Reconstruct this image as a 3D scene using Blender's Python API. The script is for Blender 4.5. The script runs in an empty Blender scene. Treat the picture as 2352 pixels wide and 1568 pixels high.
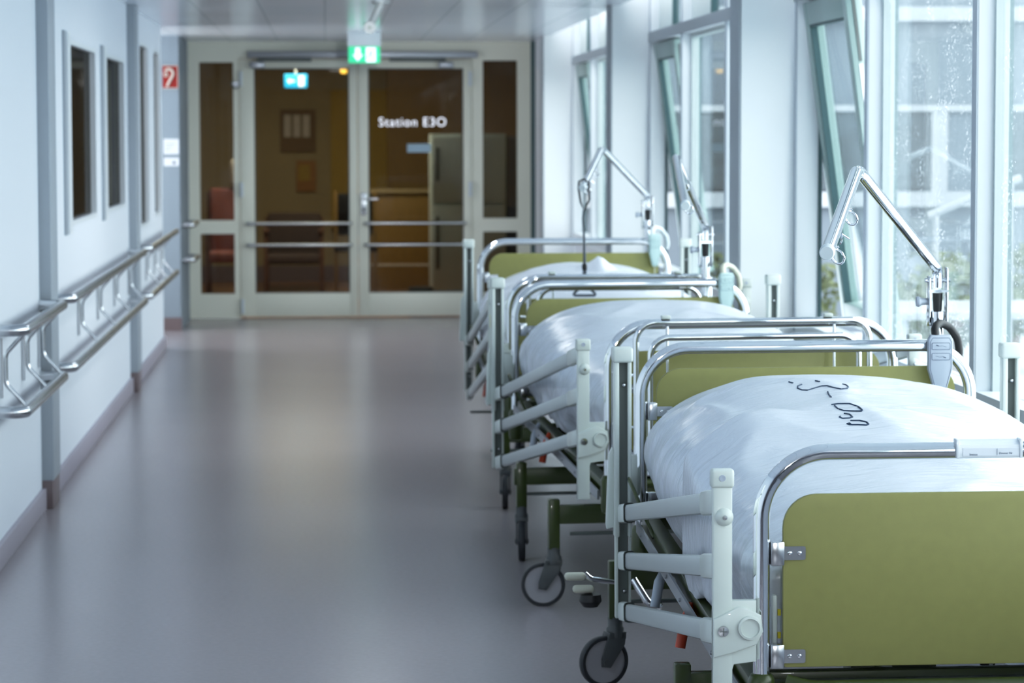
import bpy, bmesh, math, random
from mathutils import Vector, Matrix, noise
from mathutils.bvhtree import BVHTree
PI = math.pi
random.seed(4)
scene = bpy.context.scene
COL = scene.collection

# ------------------------------------------------------------------ materials
def srgb(r, g, b):
    f = lambda c: (c / 12.92 if c <= .04045 else ((c + .055) / 1.055) ** 2.4)
    return (f(r / 255), f(g / 255), f(b / 255), 1)

def mat(name, col, rough=.5, metal=0., bump=0., bscale=60., var=0., vscale=8., spec=.5, coat=0., emit=0., stretch=None):
    m = bpy.data.materials.new(name); m.use_nodes = True
    nt = m.node_tree; b = nt.nodes['Principled BSDF']
    b.inputs['Base Color'].default_value = col
    b.inputs['Roughness'].default_value = rough
    b.inputs['Metallic'].default_value = metal
    b.inputs['Specular IOR Level'].default_value = spec
    b.inputs['Coat Weight'].default_value = coat
    if emit:
        b.inputs['Emission Color'].default_value = col; b.inputs['Emission Strength'].default_value = emit
    tc = nt.nodes.new('ShaderNodeTexCoord')
    src = tc.outputs['Object']
    if stretch:
        mp = nt.nodes.new('ShaderNodeMapping'); mp.inputs['Scale'].default_value = stretch
        nt.links.new(src, mp.inputs['Vector']); src = mp.outputs['Vector']
    if var:
        n = nt.nodes.new('ShaderNodeTexNoise'); n.inputs['Scale'].default_value = vscale; n.inputs['Detail'].default_value = 6
        nt.links.new(src, n.inputs['Vector'])
        r = nt.nodes.new('ShaderNodeValToRGB')
        r.color_ramp.elements[0].position = .3; r.color_ramp.elements[1].position = .7
        r.color_ramp.elements[0].color = tuple(c * (1 - var) for c in col[:3]) + (1,)
        r.color_ramp.elements[1].color = tuple(min(1, c * (1 + var)) for c in col[:3]) + (1,)
        nt.links.new(n.outputs['Fac'], r.inputs['Fac']); nt.links.new(r.outputs['Color'], b.inputs['Base Color'])
    if bump:
        n = nt.nodes.new('ShaderNodeTexNoise'); n.inputs['Scale'].default_value = bscale; n.inputs['Detail'].default_value = 4
        nt.links.new(src, n.inputs['Vector'])
        bp = nt.nodes.new('ShaderNodeBump'); bp.inputs['Strength'].default_value = bump; bp.inputs['Distance'].default_value = .004
        nt.links.new(n.outputs['Fac'], bp.inputs['Height']); nt.links.new(bp.outputs['Normal'], b.inputs['Normal'])
    return m

def glass(name, tint, refl=1.0, rain=0.):
    """pane: transparent body, fresnel mirror, optional rain drops"""
    m = bpy.data.materials.new(name); m.use_nodes = True
    nt = m.node_tree; nt.nodes.clear()
    out = nt.nodes.new('ShaderNodeOutputMaterial')
    tr = nt.nodes.new('ShaderNodeBsdfTransparent'); tr.inputs['Color'].default_value = tint
    gl = nt.nodes.new('ShaderNodeBsdfGlossy'); gl.inputs['Roughness'].default_value = .01
    fr = nt.nodes.new('ShaderNodeFresnel'); fr.inputs['IOR'].default_value = 1.45
    mul = nt.nodes.new('ShaderNodeMath'); mul.operation = 'MULTIPLY'; mul.inputs[1].default_value = refl
    nt.links.new(fr.outputs['Fac'], mul.inputs[0])
    mx = nt.nodes.new('ShaderNodeMixShader')
    nt.links.new(mul.outputs[0], mx.inputs['Fac']); nt.links.new(tr.outputs[0], mx.inputs[1]); nt.links.new(gl.outputs[0], mx.inputs[2])
    last = mx
    if rain:
        tc = nt.nodes.new('ShaderNodeTexCoord')
        mp = nt.nodes.new('ShaderNodeMapping'); mp.inputs['Scale'].default_value = (1, 1, .8)
        nt.links.new(tc.outputs['Object'], mp.inputs['Vector'])
        v = nt.nodes.new('ShaderNodeTexVoronoi'); v.inputs['Scale'].default_value = 75
        nt.links.new(mp.outputs['Vector'], v.inputs['Vector'])
        r = nt.nodes.new('ShaderNodeValToRGB')
        r.color_ramp.elements[0].position = .12; r.color_ramp.elements[0].color = (1, 1, 1, 1)
        r.color_ramp.elements[1].position = .26; r.color_ramp.elements[1].color = (0, 0, 0, 1)
        nt.links.new(v.outputs['Distance'], r.inputs['Fac'])
        n = nt.nodes.new('ShaderNodeTexNoise'); n.inputs['Scale'].default_value = 9; n.inputs['Detail'].default_value = 5
        nt.links.new(mp.outputs['Vector'], n.inputs['Vector'])
        r2 = nt.nodes.new('ShaderNodeValToRGB'); r2.color_ramp.elements[0].position = .42; r2.color_ramp.elements[1].position = .7
        nt.links.new(n.outputs['Fac'], r2.inputs['Fac'])
        m2 = nt.nodes.new('ShaderNodeMath'); m2.operation = 'MULTIPLY'
        nt.links.new(r.outputs['Color'], m2.inputs[0]); nt.links.new(r2.outputs['Color'], m2.inputs[1])
        m3 = nt.nodes.new('ShaderNodeMath'); m3.operation = 'MULTIPLY_ADD'; m3.inputs[1].default_value = rain; m3.inputs[2].default_value = .03
        nt.links.new(m2.outputs[0], m3.inputs[0])
        di = nt.nodes.new('ShaderNodeBsdfTranslucent'); di.inputs['Color'].default_value = (.8, .86, .9, 1)
        m4 = nt.nodes.new('ShaderNodeMixShader')
        nt.links.new(m3.outputs[0], m4.inputs['Fac']); nt.links.new(mx.outputs[0], m4.inputs[1]); nt.links.new(di.outputs[0], m4.inputs[2])
        last = m4
    nt.links.new(last.outputs[0], out.inputs['Surface'])
    return m

M = dict(
    wall=mat('wall_paint', srgb(226, 231, 238), .55, bump=.05, bscale=300),
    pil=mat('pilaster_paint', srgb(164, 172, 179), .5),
    wallgrey=mat('wall_grey_blue', srgb(140, 152, 162), .55),
    pier=mat('pier_paint', srgb(236, 240, 242), .55),
    frame=mat('window_frame_white', srgb(226, 231, 235), .35),
    sash=mat('sash_grey_green', srgb(152, 172, 168), .35),
    gasket=mat('gasket', srgb(52, 84, 88), .5),
    mullshade=mat('mullion_inner_shade', srgb(186, 194, 202), .45),
    camgrey=mat('camera_grey', srgb(128, 134, 136), .5),
    transom=mat('transom_shade_grey', srgb(150, 158, 165), .45),
    panelgrey=mat('frosted_panel', srgb(190, 200, 200), .35),
    skirt=mat('skirting_mauve', srgb(168, 162, 172), .45),
    skirtd=mat('skirting_brown', srgb(118, 104, 106), .45),
    cream=mat('door_cream', srgb(229, 230, 216), .4),
    alu=mat('aluminium', srgb(170, 174, 180), .35, metal=.6),
    chrome=mat('chrome', (.80, .82, .85, 1), .05, metal=1),
    steel=mat('brushed_steel', (.60, .62, .64, 1), .22, metal=1),
    olive=mat('olive_laminate', srgb(145, 144, 86), .42, bump=.04, bscale=500, var=.03, vscale=40),
    green=mat('green_enamel', srgb(52, 66, 20), .32, coat=.2),
    rail=mat('rail_grey_enamel', srgb(206, 213, 208), .35, coat=.15),
    bar=mat('rail_bar_alu', srgb(186, 193, 193), .34, metal=.25),
    slot=mat('dark_slot', srgb(100, 108, 106), .5),
    black=mat('black_rubber', srgb(24, 25, 28), .45),
    tyre=mat('tyre_rubber', srgb(38, 41, 46), .5),
    disc=mat('wheel_disc', srgb(158, 156, 160), .4),
    fork=mat('fork_plastic', srgb(72, 76, 78), .4),
    red=mat('red_plastic', srgb(196, 66, 34), .35),
    greyp=mat('grey_plastic', srgb(176, 184, 196), .4),
    line=mat('dark_line', srgb(92, 102, 118), .5),
    teal=mat('teal_plastic', srgb(196, 220, 218), .4),
    beige=mat('beige_cable', srgb(200, 200, 184), .45),
    ink=mat('marker_ink', srgb(32, 58, 84), .5),
    yellow=mat('yellow_sticker', srgb(222, 206, 40), .5),
    clear=mat('clear_plastic', srgb(222, 228, 234), .15, spec=.8),
    paper=mat('paper', srgb(222, 228, 236), .6),
    paperb=mat('paper_blueish', srgb(168, 192, 206), .6),
    strap=mat('strap_grey', srgb(92, 100, 108), .6),
    signred=mat('sign_red', srgb(150, 26, 18), .45),
    white=mat('white_plastic', srgb(214, 222, 226), .4),
    signgreen=mat('sign_green', srgb(60, 205, 150), .4, emit=.75),
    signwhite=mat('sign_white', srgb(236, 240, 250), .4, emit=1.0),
    signteal=mat('sign_teal', srgb(40, 170, 225), .4, emit=2.2),
    wood=mat('wood_ochre', srgb(136, 108, 58), .5, var=.12, vscale=6, stretch=(8, 8, .6)),
    woodd=mat('wood_dark', srgb(96, 66, 48), .5, var=.15, vscale=6, stretch=(1, 8, 8)),
    ochre=mat('ochre_wall', srgb(170, 142, 66), .7, var=.06, vscale=2),
    tan=mat('tan_wall', srgb(164, 148, 112), .7, var=.06, vscale=2),
    brown=mat('brown_wall', srgb(120, 98, 72), .7, var=.1, vscale=1.5),
    loungefloor=mat('lounge_floor', srgb(140, 100, 66), .3, var=.1, vscale=5, stretch=(6, .6, 1)),
    redcloth=mat('red_cloth', srgb(138, 84, 76), .8, var=.1, vscale=20),
    palecloth=mat('pale_cloth', srgb(206, 200, 190), .8, var=.05, vscale=20),
    darkcloth=mat('dark_cloth', srgb(70, 56, 50), .8),
    fridge=mat('fridge_grey', srgb(196, 210, 212), .35),
    bin=mat('bin_navy', srgb(60, 70, 84), .5),
    card=mat('cardboard', srgb(158, 112, 66), .7),
    curtain=mat('curtain_brown', srgb(108, 96, 84), .8, var=.2, vscale=3, stretch=(1, 10, .5)),
    curtainw=mat('curtain_pale', srgb(200, 206, 206), .8, var=.1, vscale=3, stretch=(1, 14, .5)),
    pink=mat('pink_cloth', srgb(170, 110, 120), .8),
    navy=mat('navy_cloth', srgb(62, 72, 92), .8),
    facade=mat('facade_panel', srgb(92, 102, 111), .5, var=.05, vscale=1.2),
    facadew=mat('facade_white', srgb(146, 152, 158), .5),
    facaded=mat('facade_dark', srgb(62, 72, 78), .5, var=.25, vscale=3, stretch=(1, 1, 3)),
    ground=mat('pale_ground', srgb(188, 195, 199), .6, var=.15, vscale=.8),
    leaf=mat('leaf', srgb(70, 80, 50), .6, var=.35, vscale=14),
    soffit=mat('soffit_grey', srgb(120, 130, 138), .6),
    brass=mat('warm_lamp', srgb(250, 200, 90), .4, emit=3.),
    pane=glass('window_glass', (.93, .97, .97, 1), .4),
    rainpane=glass('rainy_glass', (.93, .97, .97, 1), .4, rain=.6),
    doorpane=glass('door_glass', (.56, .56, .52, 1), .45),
    innerpane=glass('inner_glass', (.42, .41, .38, 1), .32),
)

# floor: mottled glossy linoleum
def floor_mat():
    m = bpy.data.materials.new('linoleum'); m.use_nodes = True
    nt = m.node_tree; b = nt.nodes['Principled BSDF']
    tc = nt.nodes.new('ShaderNodeTexCoord')
    n = nt.nodes.new('ShaderNodeTexNoise'); n.inputs['Scale'].default_value = 55; n.inputs['Detail'].default_value = 8
    nt.links.new(tc.outputs['Object'], n.inputs['Vector'])
    n2 = nt.nodes.new('ShaderNodeTexNoise'); n2.inputs['Scale'].default_value = 1.4; n2.inputs['Detail'].default_value = 3
    nt.links.new(tc.outputs['Object'], n2.inputs['Vector'])
    r = nt.nodes.new('ShaderNodeValToRGB')
    r.color_ramp.elements[0].position = .25; r.color_ramp.elements[0].color = srgb(148, 142, 146)
    r.color_ramp.elements[1].position = .75; r.color_ramp.elements[1].color = srgb(154, 148, 152)
    nt.links.new(n.outputs['Fac'], r.inputs['Fac']); nt.links.new(r.outputs['Color'], b.inputs['Base Color'])
    mr = nt.nodes.new('ShaderNodeMapRange'); mr.inputs['To Min'].default_value = .22; mr.inputs['To Max'].default_value = .25
    nt.links.new(n2.outputs['Fac'], mr.inputs['Value']); nt.links.new(mr.outputs['Result'], b.inputs['Roughness'])
    b.inputs['Specular IOR Level'].default_value = .7
    return m
M['floor'] = floor_mat()

def ceiling_mat():
    m = bpy.data.materials.new('ceiling_metal_panels'); m.use_nodes = True
    nt = m.node_tree; b = nt.nodes['Principled BSDF']
    tc = nt.nodes.new('ShaderNodeTexCoord')
    br = nt.nodes.new('ShaderNodeTexBrick'); br.offset = 0
    br.inputs['Scale'].default_value = 1; br.inputs['Brick Width'].default_value = .38; br.inputs['Row Height'].default_value = 1.2
    br.inputs['Mortar Size'].default_value = .006
    br.inputs['Color1'].default_value = srgb(240, 244, 250); br.inputs['Color2'].default_value = srgb(235, 241, 248)
    br.inputs['Mortar'].default_value = srgb(208, 216, 224)
    nt.links.new(tc.outputs['Object'], br.inputs['Vector']); nt.links.new(br.outputs['Color'], b.inputs['Base Color'])
    b.inputs['Roughness'].default_value = .2; b.inputs['Specular IOR Level'].default_value = .6
    return m
M['ceiling'] = ceiling_mat()

def plastic_mat():
    m = bpy.data.materials.new('plastic_sheet'); m.use_nodes = True
    nt = m.node_tree; b = nt.nodes['Principled BSDF']
    b.inputs['Base Color'].default_value = srgb(211, 216, 225)
    b.inputs['Roughness'].default_value = .25; b.inputs['Specular IOR Level'].default_value = .6
    tc = nt.nodes.new('ShaderNodeTexCoord')
    mp = nt.nodes.new('ShaderNodeMapping'); mp.inputs['Scale'].default_value = (1.4, 6, 2.2); mp.inputs['Rotation'].default_value = (0, 0, .5)
    nt.links.new(tc.outputs['Object'], mp.inputs['Vector'])
    n = nt.nodes.new('ShaderNodeTexNoise'); n.inputs['Scale'].default_value = 5; n.inputs['Detail'].default_value = 7; n.inputs['Distortion'].default_value = 1.2
    nt.links.new(mp.outputs['Vector'], n.inputs['Vector'])
    bp = nt.nodes.new('ShaderNodeBump'); bp.inputs['Strength'].default_value = .26; bp.inputs['Distance'].default_value = .02
    nt.links.new(n.outputs['Fac'], bp.inputs['Height']); nt.links.new(bp.outputs['Normal'], b.inputs['Normal'])
    return m
M['sheet'] = plastic_mat()

# ------------------------------------------------------------------ mesh helper
class MB:
    def __init__(s): s.bm = bmesh.new()
    def _add(s, verts, faces):
        vs = [s.bm.verts.new(v) for v in verts]
        for f in faces:
            try: s.bm.faces.new([vs[i] for i in f])
            except ValueError: pass
        return vs
    def box(s, x0, x1, y0, y1, z0, z1, bevel=0, mtx=None, seg=2):
        t = bmesh.new()
        bmesh.ops.create_cube(t, size=1)
        for v in t.verts:
            v.co = Vector(((x0 + x1) / 2 + v.co.x * (x1 - x0), (y0 + y1) / 2 + v.co.y * (y1 - y0), (z0 + z1) / 2 + v.co.z * (z1 - z0)))
        if bevel: bmesh.ops.bevel(t, geom=t.edges[:], offset=bevel, segments=seg, affect='EDGES', profile=.5)
        s.merge(t, mtx); return s
    def merge(s, t, mtx=None):
        t.verts.index_update()
        m = [s.bm.verts.new(mtx @ v.co if mtx else v.co) for v in t.verts]
        for f in t.faces:
            try: s.bm.faces.new([m[v.index] for v in f.verts])
            except ValueError: pass
        t.free()
    def bar(s, p0, p1, w, h, up=(0, 0, 1), bevel=0):
        p0, p1 = Vector(p0), Vector(p1); d = p1 - p0; L = d.length; d.normalize()
        sx = d.cross(Vector(up)); sx.normalize(); uz = sx.cross(d)
        mt = Matrix((( sx.x, d.x, uz.x, p0.x), (sx.y, d.y, uz.y, p0.y), (sx.z, d.z, uz.z, p0.z), (0, 0, 0, 1)))
        return s.box(-w / 2, w / 2, 0, L, -h / 2, h / 2, bevel, mt)
    def tube(s, pts, r, seg=14, fillet=0, n=7, caps=True, closed=False, radii=None):
        pts = [Vector(p) for p in pts]
        if fillet:
            out = [pts[0]]
            for i in range(1, len(pts) - 1):
                a, b, c = pts[i - 1], pts[i], pts[i + 1]
                u, v = (a - b), (c - b); f = min(fillet, u.length * .49, v.length * .49)
                u.normalize(); v.normalize()
                th = u.angle(v); rad_t = f
                R = rad_t * math.tan(th / 2)
                bis = (u + v).normalized(); cen = b + bis * (R / math.sin(th / 2))
                s0 = b + u * f - cen; s1 = b + v * f - cen
                ang = s0.angle(s1); ax = s0.cross(s1).normalized()
                for k in range(n + 1): out.append(cen + Matrix.Rotation(ang * k / n, 3, ax) @ s0)
            out.append(pts[-1]); pts = out
        N = len(pts); rings = []; prev = None
        for i, p in enumerate(pts):
            if closed: d = pts[(i + 1) % N] - pts[i - 1]
            else: d = pts[min(i + 1, N - 1)] - pts[max(i - 1, 0)]
            d.normalize()
            if prev is None:
                a = Vector((0, 0, 1)) if abs(d.z) < .9 else Vector((1, 0, 0))
                u = d.cross(a).normalized()
            else:
                u = (prev - d * prev.dot(d)).normalized()
            prev = u; v = d.cross(u)
            rr = radii[i] if radii else r
            rings.append([s.bm.verts.new(p + (u * math.cos(2 * PI * k / seg) + v * math.sin(2 * PI * k / seg)) * rr) for k in range(seg)])
        for i in range(N if closed else N - 1):
            A, B = rings[i], rings[(i + 1) % N]
            for k in range(seg): s.bm.faces.new((A[k], A[(k + 1) % seg], B[(k + 1) % seg], B[k]))
        if caps and not closed:
            s.bm.faces.new(rings[0][::-1]); s.bm.faces.new(rings[-1])
        return s
    def cyl(s, p0, p1, r, r2=None, seg=20):
        return s.tube([p0, p1], r, seg, radii=[r, r if r2 is None else r2])
    def lathe(s, prof, c=(0, 0, 0), axis='z', seg=24, mtx=None):
        rings = []
        for r, h in prof:
            ring = []
            for k in range(seg):
                a = 2 * PI * k / seg
                p = {'z': Vector((r * math.cos(a), r * math.sin(a), h)), 'x': Vector((h, r * math.cos(a), r * math.sin(a))), 'y': Vector((r * math.cos(a), h, r * math.sin(a)))}[axis] + Vector(c)
                ring.append(s.bm.verts.new(mtx @ p if mtx else p))
            rings.append(ring)
        for A, B in zip(rings, rings[1:]):
            for k in range(seg): s.bm.faces.new((A[k], A[(k + 1) % seg], B[(k + 1) % seg], B[k]))
        s.bm.faces.new(rings[0][::-1]); s.bm.faces.new(rings[-1]); return s
    def prism(s, poly, axis, a0, a1, bevel=0):
        """poly: 2-D outline; axis 'y': (x,z) extruded along y; 'x': (y,z); 'z': (x,y)"""
        t = bmesh.new()
        f3 = {'y': lambda p, h: (p[0], h, p[1]), 'x': lambda p, h: (h, p[0], p[1]), 'z': lambda p, h: (p[0], p[1], h)}[axis]
        A = [t.verts.new(f3(p, a0)) for p in poly]; B = [t.verts.new(f3(p, a1)) for p in poly]
        t.faces.new(A[::-1]); t.faces.new(B); n = len(poly)
        for i in range(n): t.faces.new((A[i], A[(i + 1) % n], B[(i + 1) % n], B[i]))
        bmesh.ops.recalc_face_normals(t, faces=t.faces[:])
        if bevel:
            es = [e for e in t.edges if abs((e.verts[0].co - e.verts[1].co)[{'x': 0, 'y': 1, 'z': 2}[axis]]) < 1e-6]
            bmesh.ops.bevel(t, geom=es, offset=bevel, segments=2, affect='EDGES', profile=.5)
        s.merge(t); return s
    def quad(s, a, b, c, d): s._add([a, b, c, d], [(0, 1, 2, 3)]); return s
    def build(s, name, m, parent=None, smooth=True, ang=40):
        bmesh.ops.recalc_face_normals(s.bm, faces=s.bm.faces[:])
        me = bpy.data.meshes.new(name); s.bm.to_mesh(me); s.bm.free()
        if smooth:
            me.polygons.foreach_set('use_smooth', [True] * len(me.polygons))
            me.set_sharp_from_angle(angle=math.radians(ang))
        me.materials.append(M[m] if isinstance(m, str) else m)
        o = bpy.data.objects.new(name, me); COL.objects.link(o)
        if parent: o.parent = parent
        return o

def rrect(x0, x1, z0, z1, rt, rb=None, n=8):
    rb = rt if rb is None else rb
    out = []
    for cx, cz, r, a0 in ((x1 - rt, z1 - rt, rt, 0), (x0 + rt, z1 - rt, rt, 90), (x0 + rb, z0 + rb, rb, 180), (x1 - rb, z0 + rb, rb, 270)):
        for k in range(n + 1):
            a = math.radians(a0 + 90 * k / n); out.append((cx + r * math.cos(a), cz + r * math.sin(a)))
    return out

def empty(name, label, cat, loc=(0, 0, 0), rz=0, group=None, kind=None):
    o = bpy.data.objects.new(name, None); COL.objects.link(o)
    o.location = loc; o.rotation_euler = (0, 0, rz); o.empty_display_size = .05
    return tag(o, label, cat, group, kind)
def tag(o, label=None, cat=None, group=None, kind=None):
    if label: o['label'] = label
    if cat: o['category'] = cat
    if group: o['group'] = group
    if kind: o['kind'] = kind
    return o
def S(o, label, cat='structure'):
    return tag(o, label, cat, None, 'structure')

def text_mesh(name, body, size, m, parent, origin, ux, uz, extrude=.0008, align='LEFT', squash=1.):
    cu = bpy.data.curves.new('t', 'FONT'); cu.body = body; cu.space_character = 1.12 if size > .05 else 1.; cu.size = size; cu.extrude = extrude; cu.align_x = align
    t = bpy.data.objects.new('t', cu); COL.objects.link(t)
    dg = bpy.context.evaluated_depsgraph_get(); dg.update()
    me = bpy.data.meshes.new_from_object(t.evaluated_get(dg))
    bpy.data.objects.remove(t); bpy.data.curves.remove(cu)
    ux, uz = Vector(ux), Vector(uz); un = ux.cross(uz)
    for v in me.vertices:
        v.co = Vector(origin) + ux * v.co.x * squash + uz * v.co.y + un * v.co.z
    me.materials.clear(); me.materials.append(M[m]); me.name = name
    o = bpy.data.objects.new(name, me); COL.objects.link(o); o.parent = parent
    return o

# ------------------------------------------------------------------ camera
F = 6500.; CX, CY = 1176., 784.; VPX, VPY = 748., 308.; ROLL = .0065; EYE = 1.5
a = Vector(((VPX - CX) / F, (VPY - CY) / F, 1)).normalized()        # world +Y in camera (right, down, forward)
u = Vector((-math.sin(ROLL), -math.cos(ROLL), 0)); u = (u - a * u.dot(a)).normalized()
xw = a.cross(u)
right = Vector((xw[0], a[0], u[0])); down = Vector((xw[1], a[1], u[1])); fwd = Vector((xw[2], a[2], u[2]))
cam_d = bpy.data.cameras.new('camera'); cam = bpy.data.objects.new('camera', cam_d); COL.objects.link(cam)
cam.matrix_world = Matrix(((right.x, -down.x, -fwd.x, 0), (right.y, -down.y, -fwd.y, 0), (right.z, -down.z, -fwd.z, EYE), (0, 0, 0, 1)))
cam_d.sensor_width = 36; cam_d.lens = 36 * F / 2352; cam_d.clip_start = .05; cam_d.clip_end = 200
cam_d.dof.use_dof = True; cam_d.dof.focus_distance = 6.25; cam_d.dof.aperture_fstop = 7.0; cam_d.dof.aperture_blades = 0
scene.camera = cam
def pixel_ray(px, py):
    return (right * ((px - CX) / F) + down * ((py - CY) / F) + fwd).normalized()

# ------------------------------------------------------------------ the room
YN, YE = -8., 23.2                 # near end, door wall
XL, XI, XW = -1.145, 1.672, 1.895  # left wall, pier face, window frame face
HC = 2.25
S(MB().box(-3.4, 2.0, YN, YE + .1, -.1, 0).build('floor', 'floor', smooth=False), 'grey mauve linoleum floor of the corridor', 'floor')
S(MB().box(-3.4, 1.72, YN, YE + .06, HC, HC + .1).build('ceiling', 'ceiling', smooth=False), 'glossy pale metal panel ceiling', 'ceiling')
S(MB().box(1.72, 2.3, YN, YE + .06, 2.52, 2.6).build('ceiling_soffit', 'soffit', smooth=False), 'grey soffit above the window heads', 'ceiling')
# left wall with window openings
b = MB()
wins = [(12.8, 14.25, 1.09, 1.925), (14.9, 16.25, 1.09, 1.925), (17.62, 18.46, .92, 2.07), (19.05, 19.72, .95, 2.07)]
T0 = XL - .12
ycur = YN
for y0, y1, z0, z1 in wins:
    b.box(T0, XL, ycur, y0, 0, HC + .02); b.box(T0, XL, y0, y1, 0, z0); b.box(T0, XL, y0, y1, z1, HC + .02); ycur = y1
b.box(T0, XL, ycur, 19.98, 0, HC + .02)
S(b.build('wall_left', 'wall', smooth=False), 'white corridor wall on the left', 'wall')
S(MB().box(-3.4, -1.115, 21.77, 23.4, 0, HC + .02).build('wall_recess', 'wallgrey', smooth=False), 'grey blue wall end beside the glass doors', 'wall')
S(MB().box(-3.5, -3.4, YN, 21.77, 0, HC + .02).build('wall_far_left', 'brown', smooth=False), 'rear wall of the rooms behind the left windows', 'wall')
S(MB().box(-3.4, 2.0, YN - .1, YN, 0, HC + .3).build('wall_near', 'wall', smooth=False), 'wall at the near end of the corridor', 'wall')
# skirting on the left
b = MB(); yc = YN
for y0, y1 in ((11.39, 11.68), (16.57, 16.86)):
    b.box(XL - .01, XL + .018, yc, y0, 0, .085, .003); yc = y1
b.box(XL - .01, XL + .018, yc, 19.98, 0, .085, .003)
S(b.build('baseboard_left', 'skirt'), 'mauve skirting along the left wall', 'baseboard')
for i, (y0, dark) in enumerate(((11.39, 1), (16.57, 1))):
    o = MB().box(XL - .02, -1.098, y0, y0 + .29, .115, HC, .003).build('trim_%d' % (i + 1), 'pil')
    S(o, ('nearer', 'farther')[i] + ' grey blue pilaster on the left wall', 'pilaster')
    MB().box(XL - .02, -1.102, y0 + .003, y0 + .287, 0, .115, .003).build('plinth', 'skirtd', o)
o = MB().box(-3.3, -1.107, 21.755, 21.772, 0, .10).build('baseboard_recess', 'skirtd'); S(o, 'brown skirting at the foot of the grey wall end', 'baseboard')

# windows in the left wall
wl = ['first landscape window in the left wall, beyond the nearer pilaster', 'second landscape window in the left wall', 'tall window just beyond the farther left pilaster', 'last narrow window before the left wall ends']
for i, (y0, y1, z0, z1) in enumerate(wins):
    w = empty('window_%d' % (i + 1), wl[i], 'window', (XL, (y0 + y1) / 2, z0), kind='structure')
    hw, h = (y1 - y0) / 2, z1 - z0
    f = MB(); t = .022
    f.box(-.06, .004, -hw, -hw + t, 0, h); f.box(-.06, .004, hw - t, hw, 0, h); f.box(-.06, .004, -hw + t, hw - t, 0, t); f.box(-.06, .004, -hw + t, hw - t, h - t, h)
    f.build('window_frame', 'frame', w, smooth=False)
    MB().box(-.030, -.024, -hw + t, hw - t, t, h - t).build('pane', 'innerpane', w, smooth=False)
    # architrave standing a little proud of the wall
    if i < 2:
        MB().box(-.01, .010, -hw - .30, -hw - .19, -.03, h + .03).build('edge_trim', 'pil', w, smooth=False)
        MB().box(-.01, .012, -hw - .17, -hw, -.03, h + .03).build('edge_board', 'frame', w, smooth=False)
# the rooms seen through them
b = MB(); b.box(-2.3, -2.25, 11.0, 16.4, 0, HC); S(b.build('wall_office', 'curtain', smooth=False), 'brown curtained wall behind the left windows', 'wall')
b = MB(); b.box(-2.3, -2.25, 16.9, 19.9, 0, HC); S(b.build('wall_office_rear', 'curtain', smooth=False), 'brown wall behind the farther left windows', 'wall')
def wavy_curtain(x, y0, y1, z0, z1, m, lab, name='curtain'):
    t = MB(); n = 40; A = []; B = []
    for k in range(n + 1):
        yy = y0 + (y1 - y0) * k / n; xx = x + .02 * math.sin(k * 1.7)
        A.append((xx, yy, z0)); B.append((xx, yy, z1))
    vs = [t.bm.verts.new(p) for p in A]; ws = [t.bm.verts.new(p) for p in B]
    for k in range(n): t.bm.faces.new((vs[k], vs[k + 1], ws[k + 1], ws[k]))
    return tag(t.build(name, m), lab, 'curtain')
wavy_curtain(-1.38, 12.65, 12.95, .3, 2.1, 'curtainw', 'narrow pale curtain behind the first left window')
wavy_curtain(-1.38, 16.05, 16.45, .3, 2.1, 'curtainw', 'narrow pale curtain at the far edge of the second left window')
wavy_curtain(-1.42, 17.4, 17.95, .3, 2.15, 'curtainw', 'narrow pale curtain behind the tall left window')
# two seat-backs just visible in the lower part of the first windows
for (yy, m, lab) in ((14.05, 'pink', 'pink cushion on the navy stool behind the first left window'),):
    tag(MB().box(-1.75, -1.55, yy - .22, yy + .22, 1.16, 1.36, .06, seg=4).build('cushion', m), lab, 'cushion')
    o = empty('stool', 'navy padded stool behind the first left window', 'stool', (-1.65, yy, 0))
    MB().box(-.17, .17, -.25, .25, .7, 1.158, .05, seg=4).build('seat', 'navy', o)
    for sx in (-1, 1):
        for sy in (-1, 1): MB().cyl((sx * .12, sy * .18, 0), (sx * .11, sy * .17, .72), .015).build('leg', 'steel', o)

# right side: piers, sill wall, window bays
for i, y0 in enumerate((11.39, 16.57, 21.77)):
    o = MB().box(XI, 2.0, y0, y0 + .275, 0, 2.52, .002).build('trim_%d' % (i + 3), 'pier', smooth=False)
    S(o, ('nearest', 'middle', 'farthest')[i] + ' white pier between the window bays', 'pier')
    MB().box(XI - .004, XI + .004, y0 + .0, y0 + .275, 0, 2.5).build('pier_shade_face', 'pil', o, smooth=False)  # shade of the side turned from the windows, put into a darker colour
S(MB().box(XW + .02, 2.0, YN, YE, 0, .67).build('wall_right', 'wall', smooth=False), 'low white wall under the windows', 'wall')
S(MB().box(XW - .01, 2.06, YN, 11.37, .67, .70, .004).build('windowsill', 'frame'), 'white window sill behind the beds', 'windowsill')
S(MB().box(XW - .01, 2.06, 11.68, 21.75, .67, .70, .004).build('windowsill', 'frame'), 'white window sill between the piers', 'windowsill')
S(MB().box(1.70, 2.0, 22.05, YE + .1, 0, 2.52).build('wall_end_right', 'wall', smooth=False), 'short white wall by the right edge of the glass doors', 'wall')
S(MB().box(1.668, 1.70, 23.02, 23.08, 0, HC).build('trim_9', 'gasket', smooth=False), 'dark joint at the right of the door wall', 'trim')
XG = 1.965
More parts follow.
